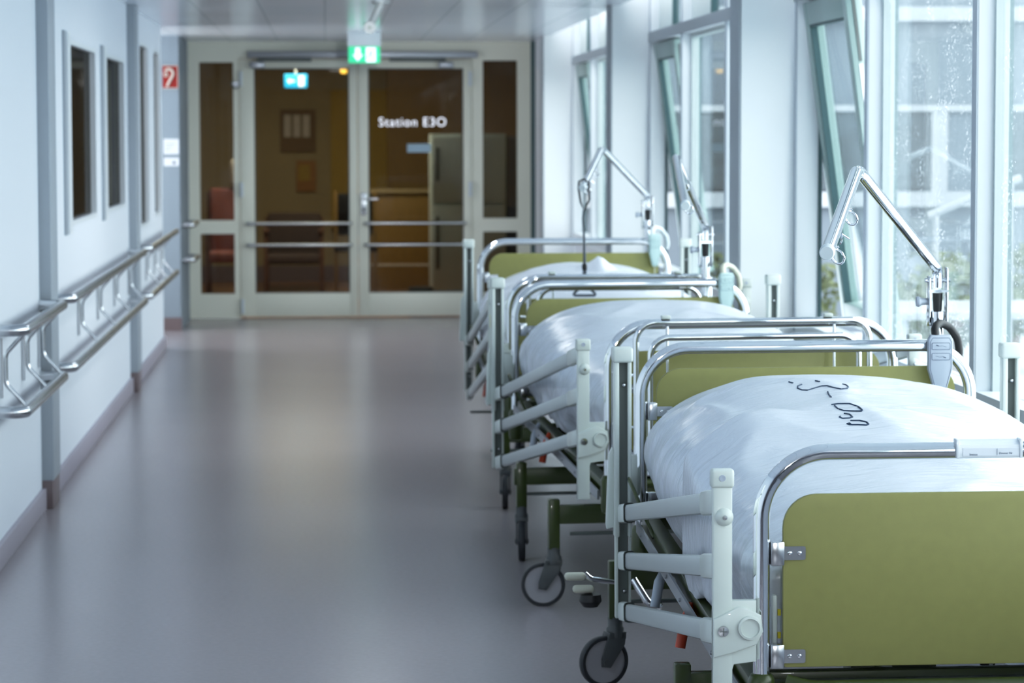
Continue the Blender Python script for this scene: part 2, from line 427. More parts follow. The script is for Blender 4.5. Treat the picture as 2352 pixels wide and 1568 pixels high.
def bay(idx, far, near, mull, sash, lab, rain):
    w = empty('window_%d' % idx, lab, 'window', (0, 0, 0), kind='structure')
    # uprights (frame depth 95 mm)
    ups = [(far - .04, far)] + [(m_, m_ + .06) for m_ in mull] + [(near, near + .04)]
    for y0, y1 in ups:
        o = MB().box(XW, 1.99, y0, y1, .70, 2.52, .002).build('mullion', 'frame', w)
        MB().box(XW + .0, XW + .006, y0, y1, .70, 2.52).bm.free()
        MB().box(1.985, 1.999, y0 - .012, y0, .70, 2.52).build('gasket', 'gasket', o, smooth=False)
        MB().box(XW - .002, XW + .003, y0, y1, .70, 2.52).build('inner_shade_face', 'mullshade', o, smooth=False)  # room side of the upright, its shade put into the greyer colour
    o = MB().box(XW, 1.985, near, far, 2.03, 2.09).build('transom', 'frame', w, smooth=False)
    MB().box(XW - .006, XW - .001, near, far, 2.03, 2.09).build('transom_shade_face', 'transom', o, smooth=False)  # backlit side of the transom, the shade put into the grey
    MB().box(XW, 1.99, near, far, .70, .745).build('bottom_rail', 'frame', w, smooth=False)
    # upper lights: alternating frosted panels and glass
    edges = [near + .04]
    for m_ in sorted(mull): edges += [m_, m_ + .06]
    edges += [far - .04]
    for k in range(0, len(edges), 2):
        y0, y1 = edges[k], edges[k + 1]; ym = (y0 + y1) / 2
        MB().box(1.94, 1.975, ym - .025, ym + .025, 2.09, 2.52).build('upper_bar', 'gasket', w, smooth=False)
        MB().box(1.95, 1.956, ym + .025, y1, 2.09, 2.52).build('upper_panel', 'panelgrey', w, smooth=False)
        MB().box(1.95, 1.956, y0, ym - .025, 2.09, 2.52).build('upper_pane', 'pane', w, smooth=False)
        if k == len(edges) - 2 and sash:
            MB().box(XG + .02, XG + .026, y0, far - 1.02, .745, 2.03).build('pane', 'pane', w, smooth=False)
        else:
            MB().box(XG, XG + .006, y0, y1, .745, 2.03).build('pane', 'rainpane' if rain else 'pane', w, smooth=False)
            g = MB(); t = .02
            g.box(XG - .02, XG + .02, y0, y0 + t, .745, 2.03); g.box(XG - .02, XG + .02, y1 - t, y1, .745, 2.03)
            g.box(XG - .02, XG + .02, y0 + t, y1 - t, 2.03 - t, 2.03)
            g.build('glazing_bead', 'panelgrey', w, smooth=False)
    if sash:
        # top-hung sash, its foot pushed outwards
        s = empty('sash', None, None, (1.915, 0, 2.02)); s.parent = w
        s.rotation_euler = (0, math.radians(-7.6), 0)
        y1, y0 = far - .06, far - .97; H = 1.30; t = .075; d = .062
        fr = MB()
        fr.box(0, d, y0, y0 + t, -H, 0, .004); fr.box(0, d, y1 - t, y1, -H, 0, .004)
        fr.box(0, d, y0 + t, y1 - t, -.09, 0, .004); fr.box(0, d, y0 + t, y1 - t, -H, -H + .09, .004)
        fr.build('sash_frame', 'sash', s)
        MB().box(.03, .036, y0 + t, y1 - t, -H + .09, -.09).build('sash_pane', 'pane', s, smooth=False)
        g = MB(); g.box(.004, .03, y1 - t - .014, y1 - t, -H + .09, -.09); g.box(.004, .03, y0 + t, y1 - t, -.1, -.09)
        g.build('sash_gasket', 'gasket', s, smooth=False)
        MB().box(.024, .036, y0 - .003, y0 + .004, -.26, -.03).build('espagnolette', 'slot', s, smooth=False)
        MB().box(.022, .036, y0 - .003, y0 + .004, -.95, -.27).build('edge_strip', 'frame', s, smooth=False)
    return w
bay(5, 11.39, 6.47, [9.84, 8.17], True, 'nearest window bay with tilted sash and rain-specked glass', True)
bay(6, 16.57, 11.665, [15.04, 13.35], True, 'middle window bay with tilted sash, between two piers', False)
bay(7, 21.77, 16.845, [20.24, 18.55], True, 'farthest window bay with tilted sash near the glass doors', False)
bay(8, 6.47, .8, [4.9, 3.2], False, 'window bay beside and behind the camera', False)
S(MB().box(1.9, 2.0, YN, .8, .67, 2.6).build('wall_right_rear', 'wall', smooth=False), 'white wall after the last window', 'wall')

# ------------------------------------------------------------------ handrails on the left wall
def handrail(lab, ya, yb, brs, start_return=True, end_return=True):
    h = empty('handrail', lab, 'handrail', (XL, (ya + yb) / 2, 0)); oy = (ya + yb) / 2
    xr = .098
    for z in (.825, .540):
        p = []
        if start_return: p += [(.0, ya - oy, z)]
        p += [(xr, ya - oy, z), (xr, yb - oy, z)]
        if end_return: p += [(.0, yb - oy, z)]
        MB().tube(p, .021, 16, fillet=.05).build('rail', 'steel', h)
    for y in brs:
        y -= oy; t = MB()
        t.bar((.006, y, .58), (.006, y, .79), .03, .008, up=(1, 0, 0))
        t.tube([(xr - .01, y, .808), (.022, y, .735), (.022, y, .63), (xr - .01, y, .556)], .008, 10, fillet=.015)
        t.build('bracket', 'steel', h)
handrail('short double steel handrail nearest the camera on the left wall', 9.85, 11.36, (9.97, 10.7, 11.3))
handrail('long double steel handrail between the two left pilasters', 11.75, 16.45, (13.1, 14.2, 15.3, 16.4))
handrail('farthest double steel handrail, past the second left pilaster', 16.92, 19.9, (18.0, 18.85, 19.6), end_return=False)
h = empty('handrail', 'short rail stub on the wall end beside the glass doors', 'handrail', (-1.115, 22.4, 0))
for z in (.80, .53):
    MB().tube([(0, -.35, z), (.09, -.35, z), (.09, .3, z), (0, .3, z)], .02, 14, fillet=.04).build('rail', 'steel', h)

# ------------------------------------------------------------------ the glass door wall
fr = MB(); y0, y1 = YE, YE + .08
for x0, x1, z0, z1 in ((-1.14, -1.023, 0, 2.2), (-1.023, -.748, 2.083, 2.2), (-1.023, -.748, .69, .80), (-1.023, -.748, 0, .2), (-.748, -.70, 0, 2.2),
                       (-.70, 1.195, 2.115, 2.2), (1.195, 1.285, 0, 2.2), (1.285, 1.567, 2.098, 2.2), (1.285, 1.567, .70, .81), (1.285, 1.567, 0, .2), (1.567, 1.69, 0, 2.2),
                       (-1.14, 1.69, 2.2, 2.26)):
    fr.box(x0, x1, y0, y1, z0, z1)
o = fr.build('trim_10', 'cream', smooth=False); S(o, 'cream frame of the glass door wall', 'door frame')
for nm, x0, x1, z0, z1 in (('sidelight_pane', -1.023, -.748, .80, 2.083), ('sidelight_pane', -1.023, -.748, .2, .69), ('sidelight_pane', 1.285, 1.567, .81, 2.098), ('sidelight_pane', 1.285, 1.567, .2, .70)):
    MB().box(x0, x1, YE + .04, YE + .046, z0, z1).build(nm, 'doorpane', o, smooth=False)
def leaf(idx, x0, x1, gx0, gx1, lab, hinge):
    d = empty('door_%d' % idx, lab, 'door', ((x0 + x1) / 2, YE, 0), kind='structure'); c = (x0 + x1) / 2
    x0 -= c; x1 -= c; gx0 -= c; gx1 -= c
    f = MB(); a, e = -.012, .05
    f.box(x0, gx0, a, e, .012, 2.11, .003); f.box(gx1, x1, a, e, .012, 2.11, .003); f.box(gx0, gx1, a, e, .012, .203, .003); f.box(gx0, gx1, a, e, 2.036, 2.11, .003)
    f.build('leaf_frame', 'cream', d)
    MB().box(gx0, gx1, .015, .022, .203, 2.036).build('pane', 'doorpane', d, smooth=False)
    g = MB(); t = .008
    for p in ((gx0, gx0 + t, .203, 2.036), (gx1 - t, gx1, .203, 2.036), (gx0, gx1, .203, .203 + t), (gx0, gx1, 2.036 - t, 2.036)):
        g.box(p[0], p[1], .006, .014, p[2], p[3])
    g.build('glazing_seal', 'slot', d, smooth=False)
    for z in (.773, .598):
        MB().tube([(x0 + .055, -.014, z), (x0 + .055, -.065, z), (x1 - .055, -.065, z), (x1 - .055, -.014, z)], .013, 12, fillet=.02).build('push_bar', 'steel', d)
    for z in (.10, 1.05, 1.95):
        hx = x0 + .012 if hinge < 0 else x1 - .012
        MB().cyl((hx, -.03, z - .06), (hx, -.03, z + .06), .016).build('hinge', 'white', d)
    return d
d1 = leaf(1, -.697, .258, -.58, .192, 'left leaf of the glass double door', -1)
d2 = leaf(2, .262, 1.192, .347, 1.125, 'right leaf of the glass double door, lettered Station E3O', 1)
h = MB(); h.box(-.445, -.395, -.02, -.012, .84, 1.02, .004); h.build('lock_plate', 'steel', d2)
MB().tube([(-.42, -.012, .97), (-.42, -.06, .97), (-.30, -.06, .972)], .011, 12, fillet=.02).build('lever_handle', 'steel', d2)
h = MB(); h.cyl((-.42, -.024, .885), (-.42, -.010, .885), .012); h.build('keyhole', 'slot', d2)
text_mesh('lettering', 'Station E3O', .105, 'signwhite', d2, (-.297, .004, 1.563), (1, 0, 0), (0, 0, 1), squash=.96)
for o_ in (d2,):
    MB().box(-.063, .132, .000, .004, 1.35, 1.42).build('paper_strip', 'paperb', d2, smooth=False)
c = MB(); c.box(-.63, 1.24, YE - .05, YE - .002, 2.118, 2.172, .004)
S(c.build('trim_11', 'alu'), 'aluminium door closer rail over the double door', 'door closer')
for x0, x1, lab in ((-.55, -.11, 'left'), (.52, .98, 'right')):
    q = empty('door_closer', lab + ' slide arm of the closer above the double door', 'door closer', ((x0 + x1) / 2, YE - .06, 2.09))
    L = (x1 - x0) / 2
    MB().box(-L, L, -.02, .008, -.002, .025, .003).build('slide_track', 'slot', q)
    e = -L if lab == 'left' else L
    MB().box(e - .06, e + .06, -.045, .03, -.055, -.005, .006).build('arm_block', 'alu', q)
q = empty('door_coordinator', 'small aluminium box over the meeting stiles, left of the exit sign', 'door fitting', (.16, YE - .07, 2.145))
MB().box(-.07, .07, -.03, .018, -.03, .03, .005).build('housing', 'alu', q)
MB().box(-.05, .05, -.034, -.029, -.018, -.006).build('slot', 'slot', q)
q = empty('door_holder', 'small dark hook on the frame left of the double door', 'hook', (-.725, YE, 1.9))
MB().cyl((0, -.002, 0), (0, -.03, 0), .03).build('base', 'alu', q)
MB().tube([(-.03, -.035, .03), (-.03, -.045, -.01), (0, -.05, -.03), (.03, -.045, -.01), (.03, -.035, .03)], .007, 8, fillet=.01).build('hook', 'slot', q)

# red hose sign and notices on the grey wall end
q = empty('fire_hose_sign', 'red and white fire hose sign on the grey wall end', 'sign', (-1.176, 21.766, 1.936))
MB().box(-.06, .06, -.004, .003, -.088, .088).build('plate', 'signred', q, smooth=False)
g = MB(); t = .006
g.box(-.06, .06, -.0055, -.004, -.088, -.088 + t); g.box(-.06, .06, -.0055, -.004, .088 - t, .088); g.box(.06 - t, .06, -.0055, -.004, -.088, .088)
g.build('border', 'palecloth', q, smooth=False)
g = MB()
pts = [(.032 * math.cos(math.radians(t_)) - .012, -.006, .026 + .034 * math.sin(math.radians(t_))) for t_ in range(150, -60, -15)] + [(-.028, -.006, -.072)]
g.tube(pts, .010, 8); g.tube([(.012 * math.cos(k) - .035, -.006, .018 + .014 * math.sin(k)) for k in [i * PI / 6 for i in range(12)]], .006, 6, closed=True)
g.build('hose_symbol', 'palecloth', q)
q = empty('paper_notice', 'upper white paper notice on the grey wall end', 'notice', (-1.176, 21.768, 1.405))  # plain sheet of paper on the wall
MB().box(-.058, .058, -.003, .001, -.055, .06).build('sheet', 'paper', q, smooth=False)
g = MB()
for k in range(3): g.box(-.045, .03 - .02 * k, -.004, -.003, .02 - .024 * k, .028 - .024 * k)
g.build('printed_lines', 'greyp', q, smooth=False)
q = empty('paper_notice', 'lower white paper notice with a dark blot on the grey wall end', 'notice', (-1.176, 21.768, 1.29))
MB().box(-.058, .058, -.003, .001, -.03, .032).build('sheet', 'paper', q, smooth=False)
MB().cyl((.02, -.003, -.005), (.02, -.0045, -.005), .012).build('blot', 'line', q)

# exit sign and ceiling camera
q = empty('exit_sign', 'green lit exit sign with white arrow hanging from the ceiling', 'sign', (.288, 21.0, 2.25))
MB().box(-.122, .122, -.035, .035, -.105, 0, .006).build('housing', 'white', q)
MB().box(-.117, .117, -.018, .018, -.228, -.107, .008).build('sign_panel', 'signgreen', q)
MB().prism([(-.066, -.116), (-.030, -.116), (-.030, -.165), (-.010, -.165), (-.048, -.215), (-.086, -.165), (-.066, -.165)], 'y', -.0205, -.018).build('arrow', 'signwhite', q, smooth=False)
g = MB(); g.box(.012, .085, -.0205, -.018, -.220, -.114); g.build('door_symbol', 'signwhite', q, smooth=False)
g = MB(); g.tube([(.058, -.0215, -.132), (.046, -.0215, -.160), (.03, -.0215, -.178), (.024, -.0215, -.200)], .006, 8); g.tube([(.046, -.0215, -.160), (.060, -.0215, -.182), (.055, -.0215, -.208)], .005, 8); g.tube([(.028, -.0215, -.148), (.066, -.0215, -.150)], .004, 8)
g.build('running_figure', 'teal', q)
q = empty('ceiling_camera', 'white tube-shaped camera hanging from the ceiling before the exit sign', 'camera', (.32, 16.2, 2.25))
MB().lathe([(.05, -.012), (.05, 0)], seg=20).build('mount', 'camgrey', q)
MB().tube([(.0, 0, -.01), (-.03, 0, -.07), (-.055, -.02, -.12)], .022, 14, fillet=.02).build('arm', 'camgrey', q)
MB().cyl((-.068, -.1, -.15), (-.068, .06, -.14), .034).build('body', 'camgrey', q)
MB().cyl((-.068, -.104, -.1503), (-.068, -.099, -.15), .012).build('lens', 'slot', q)

# ------------------------------------------------------------------ lounge behind the doors
S(MB().box(-2.2, 1.95, YE + .1, 29.1, -.1, -.0005).build('floor_lounge', 'loungefloor', smooth=False), 'brown wooden floor behind the glass doors', 'floor')
S(MB().box(-2.2, 1.95, YE + .08, 29.1, 2.5, 2.6).build('ceiling_lounge', 'tan', smooth=False), 'ceiling of the lounge', 'ceiling')
b = MB(); b.box(-2.2, .62, 29, 29.1, 0, 2.6); S(b.build('wall_lounge_back', 'tan', smooth=False), 'tan back wall of the lounge', 'wall')
S(MB().box(.62, 1.95, 28.6, 29.1, 0, 2.6).build('wall_lounge_panel', 'wood', smooth=False), 'ochre wooden wall behind the right door leaf', 'wall')
S(MB().box(.05, .62, 28.9, 29.0, .55, 1.95).build('wall_lounge_yellow', 'ochre', smooth=False), 'yellow ochre panel on the lounge wall', 'wall')
S(MB().box(-2.3, -2.2, YE + .08, 29.1, 0, 2.6).build('wall_lounge_left', 'brown', smooth=False), 'brown left wall of the lounge', 'wall')
S(MB().box(1.95, 2.05, YE + .08, 29.1, 0, 2.6).build('wall_lounge_right', 'tan', smooth=False), 'right wall of the lounge', 'wall')
S(MB().box(-2.2, .62, 28.97, 29.0, 0, .16).build('baseboard_lounge', 'skirtd', smooth=False), 'dark skirting in the lounge', 'baseboard')
def pic(x0, x1, z0, z1, name, m, lab, cat, y=28.99, inner=None):
    q = empty(name, lab, cat, ((x0 + x1) / 2, y, (z0 + z1) / 2)); w, h_ = (x1 - x0) / 2, (z1 - z0) / 2
    MB().box(-w, w, -.02, .0, -h_, h_, .002).build('frame', m, q, smooth=False)  # the flat backing itself, board and paper alike
    if inner: 
        g = MB()
        for k in range(inner): g.box(-w * .8 + k * 1.6 * w / inner, -w * .8 + (k + .75) * 1.6 * w / inner, -.024, -.02, -h_ * .3, h_ * .75)
        g.build('prints', 'palecloth' if m != 'card' else 'ochre', q, smooth=False)
pic(-.46, -.1, 1.32, 1.75, 'pinboard', 'brown', 'brown pinboard with prints on the back wall behind the left leaf', 'pinboard', inner=3)
pic(-.30, -.1, .92, 1.23, 'paper_notice', 'card', 'brown paper sheet below the pinboard in the lounge', 'notice', inner=1)
q = empty('exit_sign', 'small blue-green exit sign seen through the left door leaf', 'sign', (-.275, 26.6, 2.5))
MB().cyl((0, 0, 0), (0, 0, -.44), .012).build('hanger', 'white', q)
MB().box(-.108, .108, -.015, .015, -.57, -.44, .008).build('sign_panel', 'signteal', q)
MB().prism([(-.085, -.505), (-.05, -.475), (-.05, -.495), (-.012, -.495), (-.012, -.515), (-.05, -.515), (-.05, -.535)], 'y', -.018, -.015).build('arrow', 'signwhite', q, smooth=False)
MB().box(.025, .078, -.018, -.015, -.555, -.455).build('door_symbol', 'signwhite', q, smooth=False)
tag(MB().lathe([(.0, -.05), (.03, -.045), (.035, 0)], c=(.175, 27.0, 2.12), seg=16).build('lamp', 'brass'), 'tiny warm lamp behind the top of the left door leaf', 'lamp')
MBl = MB().cyl((.175, 27.0, 2.12), (.175, 27.0, 2.5), .006).build('cord', 'slot', bpy.data.objects['lamp'])
# armchair behind the left leaf
def armchair(name, lab, cat, x, y, m, legm, w=.56, seat=.42, top=.86, rz=0):
    q = empty(name, lab, cat, (x, y, 0), rz)
    hw = w / 2
    MB().box(-hw + .03, hw - .03, -.26, .24, seat - .1, seat, .03, seg=3).build('seat', m, q)
    t = MB(); t.box(-hw + .03, hw - .03, .22, .32, seat - .04, top, .03, seg=3); t.build('backrest', m, q)
    for sx in (-1, 1):
        for yy in (-.24, .27):
            MB().box(sx * (hw - .025) - .02, sx * (hw - .025) + .02, yy - .02, yy + .02, 0, (seat + .2) if yy < 0 else top - .04, .004).build('leg', legm, q)
        MB().box(sx * (hw - .025) - .028, sx * (hw - .025) + .028, -.29, .29, seat + .2, seat + .235, .01).build('armrest', legm, q)
    return q
armchair('armchair', 'brown upholstered armchair behind the left door leaf', 'armchair', -.31, 27.3, 'darkcloth', 'woodd', .58, .36, .74)
q = armchair('armchair', 'red upholstered armchair seen through the left sidelight', 'armchair', -.93, 26.4, 'redcloth', 'woodd', .38, .42, 1.0)
tag(MB().box(-.90, -.72, 26.58, 26.76, 1.003, 1.27, .05, seg=4).build('cloth_bundle', 'palecloth'), 'pale cloth bundle on top of the red armchair', 'cloth')
q = empty('dining_chair', 'light wooden chair with black seat behind the meeting stiles', 'chair', (.27, 26.2, 0))
MB().box(-.2, .2, -.2, .2, .42, .47, .015).build('seat', 'black', q)
MB().box(-.17, .17, .17, .2, .56, .95, .01).build('backrest', 'black', q)
for sx in (-1, 1):
    MB().box(sx * .18 - .017, sx * .18 + .017, -.19, -.155, 0, .43, .003).build('leg', 'wood', q)
    MB().box(sx * .18 - .017, sx * .18 + .017, .165, .2, 0, .97, .003).build('leg', 'wood', q)
q = empty('counter', 'ochre wooden counter behind the right door leaf', 'counter', (.72, 27.6, 0))
MB().box(-.45, .3, -.25, .3, .0, .93, .004).build('carcass', 'wood', q)
MB().box(-.47, .32, -.28, .3, .93, .965, .005).build('worktop', 'tan', q)
MB().box(-.43, .28, -.256, -.25, .23, .25).build('kick_strip', 'palecloth', q)
q = empty('refrigerator', 'tall grey fridge freezer behind the right door leaf', 'refrigerator', (1.29, 25.9, 0))
MB().box(-.34, .34, -.27, .33, .0, 1.5, .01).build('carcass', 'fridge', q)
for z0, z1 in ((.08, .86), (.88, 1.48)):
    p = MB().box(-.33, .33, -.31, -.275, z0, z1, .01).build('door', 'fridge', q)
    MB().box(-.30, -.27, -.335, -.31, z0 + .2, z1 - .1, .005).build('handle', 'slot', p)
q = empty('radiator', 'dark ribbed radiator seen through the right sidelight', 'radiator', (1.72, 26.0, .8))
for k in range(4): MB().box(-.07 + k * .04, -.045 + k * .04, -.05, .05, 0, .68, .008).build('rib', 'line', q)
MB().box(-.075, .095, -.02, .02, -.8, .03).build('support', 'line', q)
q = empty('waste_bin', 'round navy bin behind the foot of the right door leaf', 'bin', (.80, 24.1, 0))
MB().lathe([(.09, 0), (.105, .18), (.10, .2), (.0, .2)], seg=24).build('body', 'bin', q)
MB().lathe([(.106, .17), (.106, .19)], seg=24).build('rim', 'slot', q)
q = empty('cardboard_box', 'brown cardboard box on a dark board beside the navy bin', 'box', (1.03, 24.1, 0))
MB().box(-.11, .11, -.12, .12, .0, .14).build('carton', 'card', q, smooth=False)
MB().box(-.125, .125, -.13, .13, .141, .165, .003).build('lid', 'bin', q)

# ------------------------------------------------------------------ hospital beds
LB = 2.12; HX = .4485; TR = .0165
def uframe(z, y, z0, r=TR, hx=HX, fil=.13):
    return MB().tube([(-hx, y, z0), (-hx, y, z), (hx, y, z), (hx, y, z0)], r, 24, fillet=fil, n=14)
def castor(parent, x, y, phi, trail=.034):
    R = Matrix.Translation((x, y, 0)) @ Matrix.Rotation(phi, 4, 'Z')
    c = MB(); r = .07
    c.merge(MB().lathe([(.0, .19), (.020, .19), (.020, .165), (.024, .16), (.024, .135), (.0, .132)], seg=18).bm, R)
    for s in (-1, 1):
        t = bmesh.new()
        f = MB(); f.prism([(.025, .15), (-.025, .15), (-trail - .014, r + .01), (-trail - .014, r - .012), (-trail + .012, r - .016), (.02, .115)], 'y', s * .018 - .003, s * .018 + .003, .001)
        c.merge(f.bm, R); t.free()
    c.merge(MB().box(-.028, .026, -.021, .021, .128, .152, .006).bm, R)
    c.merge(MB().cyl((-trail, -.024, r), (-trail, .024, r), .009).bm, R)
    o = c.build('castor', 'fork', parent)
    w = MB()
    prof = [(r - .011, -.012), (r - .003, -.012), (r, -.008), (r, .008), (r - .003, .012), (r - .011, .012)]
    rings = []
    t = bmesh.new(); seg = 40
    for rr, hh in prof: rings.append([t.verts.new((-trail + rr * math.cos(2 * PI * k / seg), hh, r + rr * math.sin(2 * PI * k / seg))) for k in range(seg)])
    for i in range(len(prof)):
        A, B = rings[i], rings[(i + 1) % len(prof)]
        for k in range(seg): t.faces.new((A[k], A[(k + 1) % seg], B[(k + 1) % seg], B[k]))
    w.merge(t, R); w.build('tyre', 'tyre', o)
    w = MB(); w.merge(MB().lathe([(0, -.008), (r - .0115, -.008), (r - .0115, .008), (0, .008)], c=(-trail, 0, r), axis='y', seg=40).bm, R)
    w.build('wheel_disc', 'disc', o)

def build_bed(label, loc, yaw, hz, fz, cols, rail_dz, pole, rack, phis, levers, legx=(-.545, -.545, .545, .545), lift=0., xf=-.512, xh=-.512, tilt=0., sticker=False, pedals=False, rail_y=(-.02, 1.93)):
    B = empty('hospital_bed', label, 'bed', (loc[0], loc[1], 0), yaw, 'hospital beds in a row along the windows')
    B.rotation_euler[1] = tilt
    # end frames
    for nm, y, z, sg in (('footboard', 0, fz, -1), ('headboard', LB, hz, -1)):
        pt = z - (.098 if nm == 'footboard' else .072)
        pb = pt - .34 if nm == 'footboard' else pt - .38
        f = uframe(z - TR, y, .44).build(nm + '_frame', 'chrome', B)
        for s in (-1, 1): MB().lathe([(.012, .33), (.024, .335), (.027, .35), (.027, .435), (.022, .447), (.017, .45)], c=(s * HX, y, 0), seg=18).build('socket', 'green', f)
        p = MB().prism(rrect(-.407, .407, pb, pt, .066, .008), 'y', y - .006, y + .006, .0015).build(nm + '_panel', 'olive', B)
        for s in (-1, 1):
            for zc in (pt - .115, pb + .022):
                c = MB()
                c.box(s * .4185 - .0135, s * .4185 + .0135, y - .014, y + .012, zc - .024, zc + .024, .003)
                xa, xb = sorted((s * .409, s * .363)); c.prism(rrect(xa, xb, zc - .0135, zc + .0135, .004), 'y', y - .0085, y - .0062)
                co = c.build('panel_clip', 'steel', p)
                g = MB()
                for xs in (.375, .394): g.lathe([(.0045, y - .0086), (.0035, y - .0105), (.001, y - .011)], c=(s * xs, 0, zc), axis='y', seg=12)
                g.build('panel_screw', 'chrome', p)
    # side rails, both sides
    for s in (-1, 1):
        yf, yh = rail_y; dz = rail_dz; xr = xf if s < 0 else .512; xr_h = xh if s < 0 else .512
        p = MB()
        p.box(xr - .019, xr + .019, yf - .011, yf + .011, .36, .832, .004)
        if s < 0:
            p.prism([(xr - .019, .578), (xr + .019, .598), (xr + .066, .598), (xr + .066, .478), (xr + .022, .473), (xr + .019, .463), (xr + .019, .36), (xr - .019, .36)], 'y', yf - .010, yf + .012, .002)
            p.prism([(xr - .019, .563), (xr + .032, .588), (xr + .045, .585), (xr + .074, .570), (xr + .078, .538), (xr + .066, .513), (xr + .022, .498), (xr - .019, .488)], 'y', yf - .019, yf - .009, .003)
        po = p.build('rail_post', 'rail', B)
        MB().box(xr - .0225, xr + .0225, yf - .015, yf + .015, .818, .855, .006, seg=3).build('post_cap', 'rail', po)
        k = MB(); k.lathe([(.0065, yf - .0152), (.0062, yf - .0165), (0, yf - .0160)], c=(xr - .001, 0, .838), axis='y', seg=18); k.build('cap_plug', 'greyp', po)
        k = MB(); k.lathe([(.018, yf - .011), (.016, yf - .016), (.009, yf - .0215), (0, yf - .022)], c=(xr + .003 * -s, 0, .762), axis='y', seg=20); k.build('rivet_cap', 'rail', po)
        k = MB(); k.lathe([(.005, yf - .0222), (.004, yf - .0245), (0, yf - .0248)], c=(xr + .003 * -s, 0, .762), axis='y', seg=12); k.build('rivet', 'steel', po)
        if s < 0:
            k = MB(); k.lathe([(.024, yf - .0195), (.023, yf - .024), (.0185, yf - .025), (.0182, yf - .021), (0, yf - .0208)], c=(xr + .052, 0, .546), axis='y', seg=26); k.build('release_button', 'rail', po)
            k = MB(); k.lathe([(.011, yf - .0195), (.010, yf - .0225), (0, yf - .0235)], c=(xr + .0, 0, .540), axis='y', seg=18); k.build('screw', 'steel', po)
            k = MB(); k.box(xr - .007, xr + .007, yf - .0242, yf - .0228, .5392, .5408); k.box(xr - .0008, xr + .0008, yf - .0242, yf - .0228, .533, .547); k.build('screw_slot', 'slot', po)
        if sticker: MB().box(xr - .011, xr + .011, yf - .0125, yf - .011, .665, .715).build('sticker', 'yellow', po, smooth=False)
        # head post: channel with a dark slot
        q = MB(); w = .023
        q.box(xr_h - w, xr_h - w + .014, yh - .02, yh + .02, .445, .915, .004); q.box(xr_h + w - .010, xr_h + w, yh - .02, yh + .02, .445, .915, .003)
        q.box(xr_h - w + .01, xr_h + w - .008, yh + .006, yh + .02, .445, .915)
        q.box(xr_h - w + .002, xr_h - w + .01, yh - .016, yh + .01, .23, .45, .002); q.box(xr_h + w - .006, xr_h + w - .002, yh - .012, yh + .016, .23, .45, .001)
        qo = q.build('rail_post', 'rail', B)
        MB().box(xr_h - w - .004, xr_h + w + .004, yh - .026, yh + .026, .905, .945, .007, seg=3).build('post_cap', 'rail', qo)
        MB().box(xr_h - w + .012, xr_h + w - .009, yh + .001, yh + .007, .24, .91).build('slot', 'slot', qo, smooth=False)
        k = MB(); k.lathe([(.006, yh - .003), (.004, yh - .008), (0, yh - .009)], c=(xr_h + .004, 0, .845), axis='y', seg=12); k.lathe([(.006, yh - .003), (.004, yh - .008), (0, yh - .009)], c=(xr_h + .004, 0, .30), axis='y', seg=12); k.build('rivet', 'steel', qo)
        t = MB(); t.prism([(xr_h - w - .012, .66), (xr_h - w - .003, .68), (xr_h - w + .003, .67), (xr_h - w + .004, .47), (xr_h - w - .018, .465), (xr_h - w - .020, .475)] if s < 0 else [(xr_h + w + .012, .66), (xr_h + w + .003, .68), (xr_h + w - .003, .67), (xr_h + w - .004, .47), (xr_h + w + .018, .465), (xr_h + w + .020, .475)], 'y', yh + .0, yh + .03, .003)
        t.build('release_lever', 'rail', qo)
        # the plate that ties the post to the head frame
        mp_ = MB(); mp_.box(min(xr_h, s * HX), max(xr_h, s * HX), LB - .012, LB + .002, .48, .64, .004); mp_.box(xr_h - .008, xr_h + .008, yh + .015, LB - .010, .52, .60, .003); mp_.build('mounting_plate', 'rail', qo)
        for o_ in [po, qo] + list(po.children) + list(qo.children):
            for v in o_.data.vertices: v.co.z += lift
        # three bars sloping down to the head end
        for z0, z1 in ((.79, .508), (.6625, .384), (.533, .25)):
            z0 += dz; z1 += dz * .5
            a, b_ = Vector((xr - .002, yf + .008, z0)), Vector((xr_h - .002, yh - .022, z1))
            d = (b_ - a).normalized()
            br = MB().bar(a, b_, .022, .043, bevel=.008).build('rail_bar', 'bar', B)
            sl = MB().bar(a, a + d * .22, .028, .050, bevel=.009).build('bar_sleeve', 'rail', br)
            sl = MB().bar(b_ - d * .17, b_, .028, .050, bevel=.009).build('bar_sleeve', 'rail', br)
            sl = MB().bar(b_ - d * .176, b_ - d * .171, .0295, .052, bevel=.009).build('seal_ring', 'slot', br)
    # mattress frame
    f = MB()
    for s in (-1, 1):
        f.bar((s * .440, .05, .394), (s * .440, 1.98, .467), .042, .055, bevel=.004)
    for y, z in ((.08, .40), (.7, .425), (1.4, .45), (2.0, .475)): f.box(-.43, .43, y - .02, y + .02, z - .022, z + .018, .003)
    f.tube([(-.40, -.012, .435), (-.36, -.03, .425), (.36, -.03, .425), (.40, -.012, .435)], .014, 12, fillet=.05)
    f.tube([(-.46, 1.95, .50), (-.507, 1.92, .61), (-.507, 1.82, .595), (-.46, 1.72, .47)], .005, 12, fillet=.06)
    fo = f.build('mattress_frame', 'green', B)
    g = MB()
    for s in (-1, 1): g.bar((s * .478, .03, .385), (s * .478, 1.95, .468), .006, .030)
    for s in (-1, 1):
        for k in range(7):
            y = .2 + k * .27; g.lathe([(.005, s * .482 - s * 0), (.004, s * .486)], c=(0, y, .385 + .083 * (y - .03) / 1.92), axis='x', seg=10)
    g.build('side_strip', 'alu', fo)
    # base: columns, cross beams, spine, lift columns
    b = MB()
    y0, y1 = cols
    for y in cols:
        b.box(legx[0] + .01, legx[2] - .01, y - .016, y + .016, .265, .325, .004)
    b.box(-.045, .045, y0, y1, .26, .32, .004)
